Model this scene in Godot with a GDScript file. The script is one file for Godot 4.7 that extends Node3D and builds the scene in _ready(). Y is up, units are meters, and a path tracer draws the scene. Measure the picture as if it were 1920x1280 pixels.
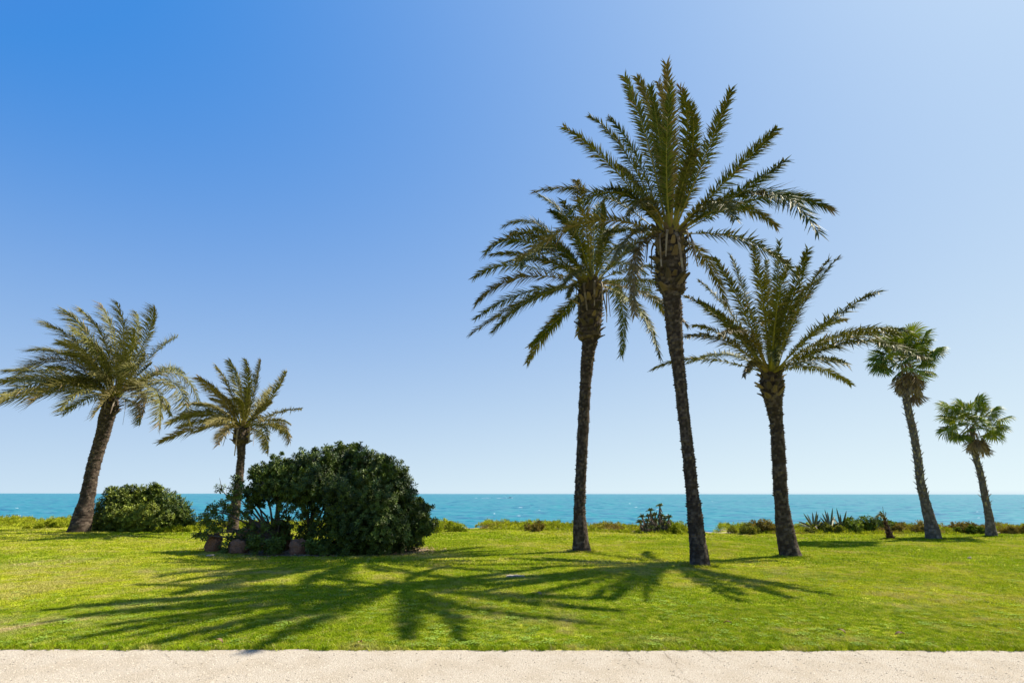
extends Node3D

const EYE := 1.6
const FOCAL := 1000.0          # in pixels of a 1920 x 1280 picture
const HORIZON := 925.5
const SEA_LEVEL := -6.0
const EXPOSURE := 2.2
const EDGE := -6.37            # z of the path's edge

var rng := RandomNumberGenerator.new()
var soft := FastNoiseLite.new()
var patch := FastNoiseLite.new()
var M := {}
var names := {}
var pitch := atan((HORIZON - 640.0) / FOCAL)
var sun_to := Vector3.ZERO

# ------------------------------------------------------------------ helpers
func ray(px: float, py: float) -> Vector3:
	var d := Vector3((px - 960.0) / FOCAL, -(py - 640.0) / FOCAL, -1.0)
	return d.rotated(Vector3.RIGHT, pitch)

func pix(px: float, py: float, z: float) -> Vector3:      # where that pixel's ray meets the upright plane at z
	var d := ray(px, py)
	return Vector3(0, EYE, 0) + d * (z / d.z)

func gnd(px: float, py: float) -> Vector3:                # where it meets the lawn
	var d := ray(px, py)
	var p := Vector3(0, EYE, 0) + d * (EYE / -d.y)
	p.y = land(p.x, p.z)
	return p

func rim(x: float) -> float:                              # z at which the mown lawn ends
	var z: float
	if x < -18.0: z = lerpf(-29.0, -26.2, clampf((x + 29.0) / 11.0, 0, 1))
	elif x < -1.0: z = -26.2
	elif x < 9.0: z = lerpf(-26.0, -23.2, clampf((x + 1.0) / 7.0, 0, 1))
	else: z = -23.2
	return z + 0.35 * soft.get_noise_2d(x * 9.0, 3.0)

func land(x: float, z: float) -> float:
	var h := 0.035 * soft.get_noise_2d(x * 2.2, z * 2.2) + 0.015 * soft.get_noise_2d(x * 9.0, z * 9.0) + 0.02
	h *= clampf((EDGE - 0.04 - z) / 1.2, 0.0, 1.0)
	if z > EDGE - 0.09: h = -0.06
	var gap := exp(-pow((x + 2.1) / 0.75, 2.0)) + exp(-pow((x - 8.7) / 0.9, 2.0)) + exp(-pow((x - 20.3) / 0.5, 2.0))
	var e := rim(x) - 0.5 - 3.1 * (1.0 - clampf(gap, 0.0, 1.0))
	if z < e:
		var t := clampf((e - z) / 9.0, 0, 1)
		h -= 7.5 * t * t * (3.0 - 2.0 * t)
	return h

func numbered(called: String) -> String:
	if not names.has(called):
		names[called] = 0
		return called
	names[called] += 1
	return "%s_%03d" % [called, names[called]]

func thing(called: String, label: String, category: String, at: Vector3, group := "") -> Node3D:
	var o := Node3D.new()
	o.name = numbered(called)
	add_child(o)
	o.position = at
	tag(o, label, category, group)
	return o

func tag(o: Node3D, label: String, category: String, group := "", kind := "") -> Node3D:
	o.set_meta("label", label)
	if category: o.set_meta("category", category)
	if group: o.set_meta("group", group)
	if kind: o.set_meta("kind", kind)
	return o

func obj(called: String, mesh: Mesh, m: Material, parent: Node = self) -> MeshInstance3D:
	var o := MeshInstance3D.new()
	o.name = numbered(called) if parent == self else called
	o.mesh = mesh
	o.material_override = m
	parent.add_child(o, true)
	return o

func holder(called: String, parent: Node) -> Node3D:
	var o := Node3D.new()
	o.name = called
	parent.add_child(o, true)
	return o

class Soup:
	var v := PackedVector3Array()
	var n := PackedVector3Array()
	var c := PackedColorArray()
	func tri(a: Vector3, b: Vector3, d: Vector3, col: Color) -> void:
		var nn := (d - a).cross(b - a).normalized()
		v.append(a); v.append(b); v.append(d)
		n.append(nn); n.append(nn); n.append(nn)
		c.append(col); c.append(col); c.append(col)
	func quad(a: Vector3, b: Vector3, d: Vector3, e: Vector3, col: Color) -> void:
		tri(a, b, d, col); tri(a, d, e, col)
	func mesh() -> ArrayMesh:
		var arr := []
		arr.resize(Mesh.ARRAY_MAX)
		arr[Mesh.ARRAY_VERTEX] = v
		arr[Mesh.ARRAY_NORMAL] = n
		arr[Mesh.ARRAY_COLOR] = c
		var m := ArrayMesh.new()
		m.add_surface_from_arrays(Mesh.PRIMITIVE_TRIANGLES, arr)
		return m

func grid_mesh(pts: PackedVector3Array, cols: int, rows: int, colors := PackedColorArray()) -> ArrayMesh:   # smooth sheet or tube
	var idx := PackedInt32Array()
	for r in rows - 1:
		for k in cols - 1:
			var a := r * cols + k
			idx.append_array(PackedInt32Array([a, a + 1, a + cols, a + 1, a + cols + 1, a + cols]))
	var nor := PackedVector3Array()
	nor.resize(pts.size())
	for i in range(0, idx.size(), 3):
		var f := (pts[idx[i + 2]] - pts[idx[i]]).cross(pts[idx[i + 1]] - pts[idx[i]])
		for k in 3: nor[idx[i + k]] += f
	for i in nor.size(): nor[i] = nor[i].normalized()
	var arr := []
	arr.resize(Mesh.ARRAY_MAX)
	arr[Mesh.ARRAY_VERTEX] = pts
	arr[Mesh.ARRAY_NORMAL] = nor
	if colors.size(): arr[Mesh.ARRAY_COLOR] = colors
	arr[Mesh.ARRAY_INDEX] = idx
	var m := ArrayMesh.new()
	m.add_surface_from_arrays(Mesh.PRIMITIVE_TRIANGLES, arr)
	return m

func mixc(a: Color, b: Color, t: float) -> Color:
	return a.lerp(b, clampf(t, 0, 1))

func lin(r: float, g: float, b: float) -> Color:
	return Color(r, g, b).linear_to_srgb()

func noise_tex(freq: float, ramp: Array, size := 512, kind := FastNoiseLite.TYPE_SIMPLEX_SMOOTH, octaves := 4, seed_ := 1) -> NoiseTexture2D:
	var f := FastNoiseLite.new()
	f.noise_type = kind
	f.frequency = freq
	f.fractal_octaves = octaves
	f.seed = seed_
	var t := NoiseTexture2D.new()
	t.width = size; t.height = size
	t.seamless = true
	t.noise = f
	if ramp.size():
		var g := Gradient.new()
		g.offsets = PackedFloat32Array(ramp.map(func(a): return a[0]))
		g.colors = PackedColorArray(ramp.map(func(a): return a[1]))
		t.color_ramp = g
	return t

func bump_tex(freq: float, strength: float, size := 512, octaves := 4, seed_ := 1) -> NoiseTexture2D:
	var t := noise_tex(freq, [], size, FastNoiseLite.TYPE_SIMPLEX_SMOOTH, octaves, seed_)
	t.as_normal_map = true
	t.bump_strength = strength
	return t

func leaf_mat(rough: float, through: float, spec := 0.5) -> StandardMaterial3D:
	var m := StandardMaterial3D.new()
	m.vertex_color_use_as_albedo = true
	m.roughness = rough
	m.metallic_specular = spec
	m.cull_mode = BaseMaterial3D.CULL_DISABLED
	if through > 0.0:
		m.backlight_enabled = true
		m.backlight = Color(through, through, through * 0.5)
	return m

func many(called: String, mesh: Mesh, m: Material, xf: Array, cols: PackedColorArray, parent: Node = self) -> MultiMeshInstance3D:
	var mm := MultiMesh.new()
	mm.transform_format = MultiMesh.TRANSFORM_3D
	mm.use_colors = true
	mm.mesh = mesh
	mm.instance_count = xf.size()
	var buf := PackedFloat32Array()
	buf.resize(xf.size() * 16)
	for i in xf.size():
		var t: Transform3D = xf[i]
		var b := t.basis
		var k := i * 16
		buf[k] = b.x.x; buf[k + 1] = b.y.x; buf[k + 2] = b.z.x; buf[k + 3] = t.origin.x
		buf[k + 4] = b.x.y; buf[k + 5] = b.y.y; buf[k + 6] = b.z.y; buf[k + 7] = t.origin.y
		buf[k + 8] = b.x.z; buf[k + 9] = b.y.z; buf[k + 10] = b.z.z; buf[k + 11] = t.origin.z
		var c := cols[i]
		buf[k + 12] = c.r; buf[k + 13] = c.g; buf[k + 14] = c.b; buf[k + 15] = 1.0
	mm.buffer = buf
	var o := MultiMeshInstance3D.new()
	o.name = numbered(called) if parent == self else called
	o.multimesh = mm
	o.material_override = m
	parent.add_child(o, true)
	return o

func facing(dir: Vector3, roll: float) -> Basis:          # a basis whose y axis runs along dir
	var y := dir.normalized()
	var x := y.cross(Vector3(0.13, 0.2, 0.97)).normalized()
	return Basis(x, y, x.cross(y)).rotated(y, roll)

func on_sphere() -> Vector3:
	var y := rng.randf_range(-1, 1)
	var a := rng.randf() * TAU
	return Vector3(sqrt(1 - y * y) * cos(a), y, sqrt(1 - y * y) * sin(a))

# ------------------------------------------------------------------ light and air
func sky_color(d: Vector3) -> Vector3:
	var y := maxf(d.y, 0.0)
	# a clear sky: blue overhead, pale towards the horizon and round the sun
	var a := acos(clampf(d.dot(sun_to), -1, 1))
	var c := Vector3(-0.254, -0.009, 0.631) + Vector3(0.719, 0.648, 0.214) * pow(1.0 - y, 2.5) + Vector3(1.010, 0.913, 0.389) * exp(-a / 0.9)
	c = Vector3(maxf(c.x, 0.058), maxf(c.y, 0.20), c.z)
	return c

func set_air() -> void:
	var az := deg_to_rad(68.0)
	var el := deg_to_rad(50.8)
	sun_to = Vector3(sin(az) * cos(el), sin(el), -cos(az) * cos(el))
	var cam := Camera3D.new()
	cam.name = "camera"
	cam.fov = rad_to_deg(2.0 * atan(640.0 / FOCAL))
	cam.near = 0.05
	cam.far = 60000.0
	add_child(cam)
	cam.position = Vector3(0, EYE, 0)
	cam.rotation = Vector3(pitch, 0, deg_to_rad(0.06))
	cam.current = true
	var sun := DirectionalLight3D.new()
	sun.name = "sun"
	add_child(sun)
	sun.look_at_from_position(Vector3.ZERO, -sun_to, Vector3.UP)
	sun.light_energy = 1.6
	sun.light_color = Color(1.0, 0.96, 0.88)
	sun.light_angular_distance = 0.5
	sun.shadow_enabled = true
	var w := 1024
	var h := 512
	var data := PackedFloat32Array()
	data.resize(w * h * 3)
	for r in h:
		var up := PI * (0.5 - (r + 0.5) / h)
		for k in w:
			var u := TAU * (k + 0.5) / w
			var c := sky_color(Vector3(sin(u) * cos(up), sin(up), -cos(u) * cos(up))) / EXPOSURE
			var i := (r * w + k) * 3
			data[i] = c.x; data[i + 1] = c.y; data[i + 2] = c.z
	var im := Image.create_from_data(w, h, false, Image.FORMAT_RGBF, data.to_byte_array())
	var pano := PanoramaSkyMaterial.new()
	pano.panorama = ImageTexture.create_from_image(im)
	var sky := Sky.new()
	sky.sky_material = pano
	var env := Environment.new()
	env.background_mode = Environment.BG_SKY
	env.sky = sky
	env.tonemap_mode = Environment.TONE_MAPPER_LINEAR
	env.tonemap_exposure = EXPOSURE
	env.sdfgi_enabled = true
	env.ssao_enabled = true
	env.ssil_enabled = true
	var we := WorldEnvironment.new()
	we.name = "air"
	we.environment = env
	add_child(we)

# ------------------------------------------------------------------ materials
func set_materials() -> void:
	M.frond = leaf_mat(0.62, 0.5, 0.3)
	M.fan = leaf_mat(0.55, 0.65, 0.35)
	M.grass = leaf_mat(0.8, 0.75, 0.15)
	M.bush = leaf_mat(0.5, 0.35, 0.35)
	M.cover = leaf_mat(0.75, 0.7, 0.2)
	M.dry = leaf_mat(0.75, 0.3, 0.3)
	M.succulent = leaf_mat(0.45, 0.0, 0.5)
	var bark := StandardMaterial3D.new()
	bark.vertex_color_use_as_albedo = true
	bark.albedo_texture = noise_tex(0.02, [[0.0, lin(0.35, 0.32, 0.3)], [0.45, lin(0.75, 0.7, 0.66)], [1.0, lin(1, 1, 1)]], 512, FastNoiseLite.TYPE_SIMPLEX_SMOOTH, 5, 4)
	bark.uv1_triplanar = true
	bark.uv1_scale = Vector3(1.3, 2.2, 1.3)
	bark.normal_enabled = true
	bark.normal_texture = bump_tex(0.03, 10.0, 512, 5, 9)
	bark.normal_scale = 1.0
	bark.roughness = 0.95
	bark.metallic_specular = 0.25
	M.bark = bark
	var twig := StandardMaterial3D.new()
	twig.albedo_color = lin(0.09, 0.07, 0.05)
	twig.roughness = 0.9
	M.twig = twig
	var soil := StandardMaterial3D.new()
	soil.albedo_texture = noise_tex(0.02, [[0.2, lin(0.19, 0.235, 0.012)], [0.5, lin(0.28, 0.31, 0.022)], [0.8, lin(0.37, 0.36, 0.06)]], 1024, FastNoiseLite.TYPE_SIMPLEX_SMOOTH, 5, 7)
	soil.uv1_triplanar = true
	soil.uv1_world_triplanar = true
	soil.uv1_scale = Vector3(0.23, 0.23, 0.23)
	soil.roughness = 1.0
	soil.metallic_specular = 0.1
	M.turf = soil
	var shore := StandardMaterial3D.new()
	shore.albedo_texture = noise_tex(0.02, [[0.2, lin(0.20, 0.14, 0.08)], [0.5, lin(0.32, 0.25, 0.15)], [0.8, lin(0.40, 0.33, 0.22)]], 512, FastNoiseLite.TYPE_SIMPLEX_SMOOTH, 5, 8)
	shore.uv1_triplanar = true
	shore.uv1_world_triplanar = true
	shore.uv1_scale = Vector3(0.5, 0.5, 0.5)
	shore.roughness = 1.0
	M.earth = shore
	var mulch := shore.duplicate()
	mulch.albedo_texture = noise_tex(0.05, [[0.2, lin(0.05, 0.035, 0.022)], [0.5, lin(0.12, 0.085, 0.055)], [0.8, lin(0.22, 0.16, 0.11)]], 512, FastNoiseLite.TYPE_SIMPLEX_SMOOTH, 5, 18)
	M.mulch = mulch
	var path := StandardMaterial3D.new()
	path.albedo_texture = noise_tex(0.13, [[0.12, lin(0.10, 0.08, 0.06)], [0.32, lin(0.28, 0.235, 0.175)], [0.55, lin(0.362, 0.325, 0.272)], [0.9, lin(0.455, 0.43, 0.38)]], 1024, FastNoiseLite.TYPE_SIMPLEX, 2, 3)
	path.detail_enabled = true
	path.detail_blend_mode = BaseMaterial3D.BLEND_MODE_MUL
	path.detail_albedo = noise_tex(0.006, [[0.2, lin(0.92, 0.9, 0.87)], [0.6, lin(1, 1, 1)], [1.0, lin(1, 1, 1)]], 512, FastNoiseLite.TYPE_SIMPLEX_SMOOTH, 5, 21)
	path.uv1_triplanar = true
	path.uv1_world_triplanar = true
	path.uv1_scale = Vector3(0.55, 0.55, 0.55)
	path.normal_enabled = true
	path.normal_texture = bump_tex(0.2, 4.0, 1024, 2, 13)
	path.normal_scale = 0.5
	path.roughness = 0.95
	path.metallic_specular = 0.2
	M.path = path
	var grit := StandardMaterial3D.new()
	grit.vertex_color_use_as_albedo = true
	grit.roughness = 0.95
	M.grit = grit
	var crack := StandardMaterial3D.new()
	crack.albedo_color = lin(0.22, 0.18, 0.13)
	crack.roughness = 1.0
	M.crack = crack
	var sea := StandardMaterial3D.new()
	sea.albedo_texture = noise_tex(0.012, [[0.15, lin(0.003, 0.07, 0.15)], [0.42, lin(0.006, 0.135, 0.19)], [0.6, lin(0.010, 0.162, 0.20)], [0.85, lin(0.02, 0.19, 0.218)]], 1024, FastNoiseLite.TYPE_SIMPLEX_SMOOTH, 5, 11)
	sea.uv1_triplanar = true
	sea.uv1_world_triplanar = true
	sea.uv1_scale = Vector3(0.004, 0.02, 0.02)
	sea.roughness = 0.3
	sea.metallic_specular = 0.24
	M.sea = sea
	var foam := StandardMaterial3D.new()
	foam.albedo_color = lin(0.75, 0.78, 0.8)
	foam.roughness = 0.9
	M.foam = foam
	var rock := StandardMaterial3D.new()
	rock.vertex_color_use_as_albedo = true
	rock.albedo_texture = noise_tex(0.02, [[0.1, lin(0.5, 0.45, 0.42)], [0.5, lin(0.85, 0.8, 0.78)], [1.0, lin(1, 1, 1)]], 512, FastNoiseLite.TYPE_SIMPLEX_SMOOTH, 5, 31)
	rock.uv1_triplanar = true
	rock.uv1_scale = Vector3(1.5, 1.5, 1.5)
	rock.normal_enabled = true
	rock.normal_texture = bump_tex(0.02, 14.0, 512, 5, 31)
	rock.roughness = 0.95
	M.rock = rock
	var paint := StandardMaterial3D.new()
	paint.albedo_color = lin(0.78, 0.78, 0.78)
	paint.roughness = 0.35
	M.paint = paint
	var pane := StandardMaterial3D.new()
	pane.albedo_color = lin(0.03, 0.04, 0.05)
	pane.roughness = 0.1
	M.pane = pane

# ------------------------------------------------------------------ ground, path, sea
func build_setting() -> void:
	# terrain: rows closer together near the camera and at the rim
	var zs := PackedFloat32Array()
	var z := 40.0
	while z > EDGE + 0.26:
		zs.append(z); z -= 3.0
	z = EDGE - 0.04
	while z > -20.0:
		zs.append(z); z -= 0.22
	while z > -42.0:
		zs.append(z); z -= 0.3
	for far in [-44.0, -50.0, -60.0]: zs.append(far)
	var xs := PackedFloat32Array()
	var x := -90.0
	while x <= 90.0:
		xs.append(x)
		x += 0.35 if absf(x) < 30.0 else 3.0
	var pts := PackedVector3Array()
	for zz in zs:
		for xx in xs: pts.append(Vector3(xx, land(xx, zz), zz))
	var g := obj("lawn", grid_mesh(pts, xs.size(), zs.size()), M.turf)
	tag(g, "mown green lawn running from path to sea edge", "lawn", "", "structure")
	# the bare earth of the bank beyond the lawn: a sheet just above the terrain
	var b := PackedVector3Array()
	var rows := 44
	var bx := PackedFloat32Array()
	x = -60.0
	while x <= 60.0:
		bx.append(x); x += 0.5
	for r in rows:
		for xx in bx:
			var zz := rim(xx) - 0.35 - r * 0.36 + 0.3 * soft.get_noise_2d(xx * 22.0, 90.0) * float(r == 0)
			b.append(Vector3(xx, land(xx, zz) + 0.012, zz))
	tag(obj("bank", grid_mesh(b, bx.size(), rows), M.earth), "bare sandy bank falling from lawn edge to the sea", "bank", "", "structure")
	# the path: a slab with a slightly wandering edge
	var pp := PackedVector3Array()
	var cols := 0
	x = -40.0
	while x <= 40.0:
		cols += 1; x += 0.1
	for r in 4:
		for k in cols:
			var xx := -40.0 + k * 0.1
			var edge := EDGE + 0.035 * soft.get_noise_2d(xx * 20.0, 7.0) + 0.02 * soft.get_noise_2d(xx * 90.0, 9.0)
			var q: Vector3 = [Vector3(xx, -0.12, edge - 0.002), Vector3(xx, -0.006, edge), Vector3(xx, 0.0, edge + 0.012), Vector3(xx, 0.0, 4.5)][r]
			pp.append(q)
	var rev := PackedVector3Array()
	for r in range(3, -1, -1):
		for k in cols: rev.append(pp[r * cols + k])
	var path := obj("path", grid_mesh(rev, cols, 4), M.path)
	tag(path, "pale sandy concrete path along the lawn", "path", "", "structure")
	for c in [[1172, 1219, 1200, 1246], [1243, 1219, 1282, 1262], [1318, 1220, 1352, 1240], [1440, 1222, 1478, 1234], [1600, 1219, 1642, 1236], [1700, 1228, 1890, 1240], [1040, 1236, 1210, 1238], [300, 1222, 360, 1262], [1255, 1262, 1300, 1279]]:
		var s := Soup.new()
		var n := 14
		var w0 := rng.randf_range(0.004, 0.008)
		var last := []
		for i in n + 1:
			var t := float(i) / n
			var p := gnd(lerpf(c[0], c[2], t), lerpf(c[1], c[3], t))
			p.x += rng.randf_range(-0.014, 0.014); p.z += rng.randf_range(-0.012, 0.012)
			p.y = 0.003
			p.z = maxf(p.z, EDGE + 0.06)
			var w := w0 * rng.randf_range(0.4, 1.3) * (1.0 - 0.6 * t)
			var e := [p + Vector3(-w, 0, -w * 0.5), p + Vector3(w, 0, w * 0.5)]
			if last: s.quad(last[0], last[1], e[1], e[0], Color(1, 1, 1))
			last = e
		obj("crack", s.mesh(), M.crack, path)
	var peb := Soup.new()
	var top := Vector3(0.15, 0.55, 0.1)
	for i in 5:
		var a0 := TAU * i / 5.0
		var a1 := TAU * (i + 1) / 5.0
		var q0 := Vector3(cos(a0), 0.1, sin(a0) * 0.8)
		var q1 := Vector3(cos(a1), 0.1, sin(a1) * 0.8)
		peb.tri(q0, top, q1, Color(1, 1, 1))
		peb.quad(q0 * Vector3(1, -2, 1), q0, q1, q1 * Vector3(1, -2, 1), Color(1, 1, 1))
	var gx := []
	var gc := PackedColorArray()
	for i in 42000:
		var p := Vector3(rng.randf_range(-7.0, 7.0), 0.0, lerpf(EDGE + 0.02, -4.6, rng.randf()))
		var k := 0.0035 + 0.008 * pow(rng.randf(), 3.0)
		gx.append(Transform3D(Basis.from_scale(Vector3(k, k * rng.randf_range(0.5, 1.0), k)).rotated(Vector3.UP, rng.randf() * TAU), p))
		var t := rng.randf()
		gc.append(mixc(Color(0.46, 0.41, 0.33), Color(0.24, 0.19, 0.14), t * t) if t < 0.9 else Color(0.13, 0.11, 0.09))
	tag(many("path_grit", peb.mesh(), M.grit, gx, gc, path), "", "", "", "stuff").remove_meta("label")
	# the sea: swell near the shore as relief, flat beyond
	build_sea()

func wave(x: float, z: float, a: FastNoiseLite) -> float:
	var k := 1.0
	return 0.36 * a.get_noise_2d(x * 3.0, z * 7.0) * k + 0.2 * a.get_noise_2d(x * 14.0 + 50.0, z * 30.0) + 0.09 * a.get_noise_2d(x * 60.0 - 90.0, z * 110.0)

func build_sea() -> void:
	var a := FastNoiseLite.new()
	a.seed = 5
	a.frequency = 0.01
	a.fractal_octaves = 2
	var pts := PackedVector3Array()
	var cols := 420
	var zs := PackedFloat32Array()
	var z := -33.0
	while z > -9000.0:
		zs.append(z)
		z -= maxf(0.6, -z * 0.0065)
	zs.append(-15000.0); zs.append(-30000.0)
	for zz in zs:
		for k in cols:
			var u := (k / (cols - 1.0)) * 2.0 - 1.0
			var x := u * (-zz * 1.35 + 30.0)
			x += rng.randf_range(-0.3, 0.3) * (-zz * 0.006)
			var amp := clampf(1.0 + -zz / 900.0, 1.0, 2.5)
			if zz < -8000.0: amp = 0.0
			pts.append(Vector3(x, SEA_LEVEL + wave(x, zz, a) * amp, zz))
	var sea := obj("sea", grid_mesh(pts, cols, zs.size()), M.sea)
	tag(sea, "turquoise sea with small waves reaching to the horizon", "sea", "", "structure")
	# whitecaps
	var s := Soup.new()
	for i in 70:
		var d := 45.0 * pow(16.0, rng.randf())
		var x := rng.randf_range(-1.0, 1.0) * d
		var p := Vector3(x, SEA_LEVEL + wave(x, -d, a) + 0.12, -d)
		var wide := rng.randf_range(0.2, 0.7) * (1.0 + d / 160.0)
		var last := []
		for k in 7:
			var t := k / 6.0
			var q := p + Vector3((t - 0.5) * wide, rng.randf_range(-0.03, 0.05), rng.randf_range(-0.1, 0.1))
			var half := sin(PI * clampf(t, 0.06, 0.94)) * 0.10 * rng.randf_range(0.5, 1.2)
			var e := [q + Vector3(0, -half, half), q + Vector3(0, half, -half)]
			if last: s.quad(last[0], last[1], e[1], e[0], Color(1, 1, 1))
			last = e
	tag(obj("whitecaps", s.mesh(), M.foam), "small white crests scattered over the turquoise sea", "foam", "", "stuff")

# ------------------------------------------------------------------ grass
func tuft(seed_: int, blades: int, tall: float, spread: float, wide: float) -> ArrayMesh:
	var r := RandomNumberGenerator.new()
	r.seed = seed_
	var s := Soup.new()
	for i in blades:
		var a := r.randf() * TAU
		var q := Vector3(cos(a), 0, sin(a)) * spread * sqrt(r.randf())
		var lean := Vector3(r.randf_range(-1, 1), 0, r.randf_range(-1, 1)) * 1.15
		var h := tall * r.randf_range(0.5, 1.1)
		var side := Vector3(cos(a * 3.1), 0, sin(a * 3.1)) * wide
		var m := q + Vector3(0, h * 0.6, 0) + lean * h * 0.35
		var t := q + Vector3(0, h * 0.92, 0) + lean * h
		var k := r.randf_range(0.7, 1.0)
		var col := Color(k, k * r.randf_range(0.94, 1.0), k)
		s.quad(q - side, q + side, m + side * 0.8, m - side * 0.8, col)
		s.tri(m - side * 0.8, m + side * 0.8, t, col)
	return s.mesh()

var worn := []
func dryness(x: float, z: float) -> float:
	var t := 0.0
	for w in worn: t += exp(-(pow((x - w[0]) / w[2], 2.0) + pow((z - w[1]) / w[3], 2.0)))
	return t * (0.35 + 1.0 * patch.get_noise_2d(x * 30.0 + 11.0, z * 30.0))

func grass_color(x: float, z: float) -> Color:
	var a := patch.get_noise_2d(x * 1.2, z * 1.2)
	var b := patch.get_noise_2d(x * 5.0 + 300.0, z * 5.0)
	var d := patch.get_noise_2d(x * 22.0 - 200.0, z * 22.0)
	var green := Color(0.25, 0.35, 0.010)
	var gold := Color(0.45, 0.485, 0.03)
	var straw := Color(0.46, 0.40, 0.16)
	var c := mixc(green, gold, 0.55 + 1.3 * a + 1.0 * b + 0.5 * d)
	var e := patch.get_noise_2d(x * 95.0 + 40.0, z * 95.0)
	c = mixc(c, Color(0.10, 0.19, 0.008), smoothstep(0.02, 0.45, e) * 0.85)
	c = mixc(c, Color(0.42, 0.42, 0.06), smoothstep(0.08, 0.5, -e) * 0.6)
	c = mixc(c, straw, smoothstep(0.15, 0.6, d + 0.7 * b + 0.4 * a) * 0.6)
	c = mixc(c, Color(0.50, 0.42, 0.22), dryness(x, z))
	if rng.randf() < 0.08: c = mixc(c, straw, 0.7)
	return c * rng.randf_range(0.72, 1.3) * 1.04

func build_grass() -> void:
	for w in [[20, 1178, 0.5, 0.5], [120, 1172, 0.6, 0.3], [250, 1140, 0.5, 0.3], [965, 1083, 0.5, 0.5], [1045, 1163, 0.5, 0.25], [1235, 1203, 0.35, 0.15], [800, 1042, 0.9, 0.7], [500, 1075, 0.8, 0.5], [300, 1075, 0.9, 0.5], [1580, 1195, 0.3, 0.15], [1700, 1140, 0.5, 0.3], [900, 1160, 0.3, 0.15], [580, 1165, 0.4, 0.2], [1480, 1075, 0.6, 0.6], [1130, 1060, 0.6, 0.5], [90, 1060, 1.2, 1.0]]:
		var p := gnd(w[0], w[1])
		worn.append([p.x, p.z, w[2], w[3]])
	var bands := [[EDGE + 0.04, -8.5, 1900.0, 0.03, 0.045, 0.0026, 13], [-8.5, -13.0, 700.0, 0.036, 0.075, 0.0038, 12], [-13.0, -20.0, 200.0, 0.05, 0.13, 0.006, 14], [-20.0, -30.0, 60.0, 0.055, 0.24, 0.011, 16]]
	var lawn := get_node("lawn")
	for b in bands:
		var meshes := [tuft(11, b[6], b[3], b[4], b[5]), tuft(12, b[6], b[3], b[4], b[5])]
		for v in 2:
			var xf := []
			var cols := PackedColorArray()
			var area: float = 1.06 * (b[1] * b[1] - b[0] * b[0]) + 2.0 * (b[0] - b[1])
			var n := int(area * b[2] / 2.0)
			for i in n:
				var z := -sqrt(lerpf(b[0] * b[0], b[1] * b[1], rng.randf()))
				var x := rng.randf_range(-1, 1) * (-z * 1.06 + 1.0)
				if z < rim(x) - 0.4: continue
				if absf(x + 4.3) < 3.3 and in_bed(x, z) and rng.randf() < 0.93: continue
				var k := rng.randf_range(0.6, 1.2) * (1.0 + 0.35 * patch.get_noise_2d(x * 7.0, z * 7.0 + 40.0))
				var t := Transform3D(Basis.from_scale(Vector3(1, 1, 1) * k).rotated(Vector3.UP, rng.randf() * TAU), Vector3(x, land(x, z) - 0.004, z))
				xf.append(t)
				cols.append(grass_color(x, z))
			var o := many("grass", meshes[v], M.grass, xf, cols)
			tag(o, "short mown yellow green grass covering the lawn", "grass", "", "stuff")
	# clover and longer blades that lap over the path
	var xe := []
	var ce := PackedColorArray()
	for i in 2600:
		var x := rng.randf_range(-7.5, 7.5)
		var c0 := smoothstep(-0.2, 0.5, soft.get_noise_2d(x * 40.0, 55.0))
		if rng.randf() > 0.3 + c0: continue
		var z := EDGE + 0.005 + rng.randf_range(-0.08, 0.012) + 0.03 * c0
		xe.append(Transform3D(Basis.from_scale(Vector3.ONE * rng.randf_range(0.6, 1.35)).rotated(Vector3.UP, rng.randf() * TAU), Vector3(x, land(x, EDGE - 0.14) - 0.004, z)))
		ce.append(grass_color(x, z))
	for q in [[1314, 1065, 0.30], [1091, 1035, 0.29], [1485, 1046, 0.34], [147, 1000, 0.50], [1752, 1011, 0.33], [1861, 1007, 0.25], [1671, 1011, 0.2]]:
		var at := gnd(q[0], q[1])
		for i in 260:
			var a := rng.randf() * TAU
			var rr: float = q[2] * rng.randf_range(0.92, 1.3)
			var p := at + Vector3(cos(a) * rr, 0, sin(a) * rr)
			xe.append(Transform3D(Basis.from_scale(Vector3.ONE * rng.randf_range(0.9, 2.0)).rotated(Vector3.UP, rng.randf() * TAU), Vector3(p.x, land(p.x, p.z) - 0.004, p.z)))
			ce.append(grass_color(p.x, p.z) * 0.85)
	tag(many("edge_grass", tuft(14, 10, 0.05, 0.03, 0.002), M.grass, xe, ce), "longer grass blades along the path edge and round the palm trunks", "grass", "", "stuff")
	var cl := Soup.new()
	for i in 9:
		var a := i * 2.4
		var q := Vector3(cos(a), 0, sin(a)) * 0.012 * sqrt(i) * 2.2 + Vector3(0, 0.035 + 0.006 * sin(i * 1.7), 0)
		for k in 3:
			var d := Vector3(cos(a + k * TAU / 3), 0.15, sin(a + k * TAU / 3)) * 0.014
			var e := Vector3(-d.z, 0.0, d.x) * 0.6
			cl.quad(q, q + d * 0.7 + e, q + d * 1.3, q + d * 0.7 - e, Color(1, 1, 1))
	var xc := []
	var cc := PackedColorArray()
	for i in 5200:
		var z := EDGE - 0.09 - 12.0 * pow(rng.randf(), 1.3)
		var x := rng.randf_range(-1, 1) * (-z * 1.05)
		if patch.get_noise_2d(x * 5.0 + 77.0, z * 5.0) + rng.randf_range(-0.3, 0.3) < 0.05 or in_bed(x, z): continue
		xc.append(Transform3D(Basis.from_scale(Vector3.ONE * rng.randf_range(0.5, 1.1)).rotated(Vector3.UP, rng.randf() * TAU), Vector3(x, land(x, z) - 0.008, z)))
		cc.append(Color(0.20, 0.30, 0.05) * rng.randf_range(0.6, 1.3))
	tag(many("clover", cl.mesh(), M.grass, xc, cc), "small clover leaves sprinkled through the lawn", "clover", "", "stuff")

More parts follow.
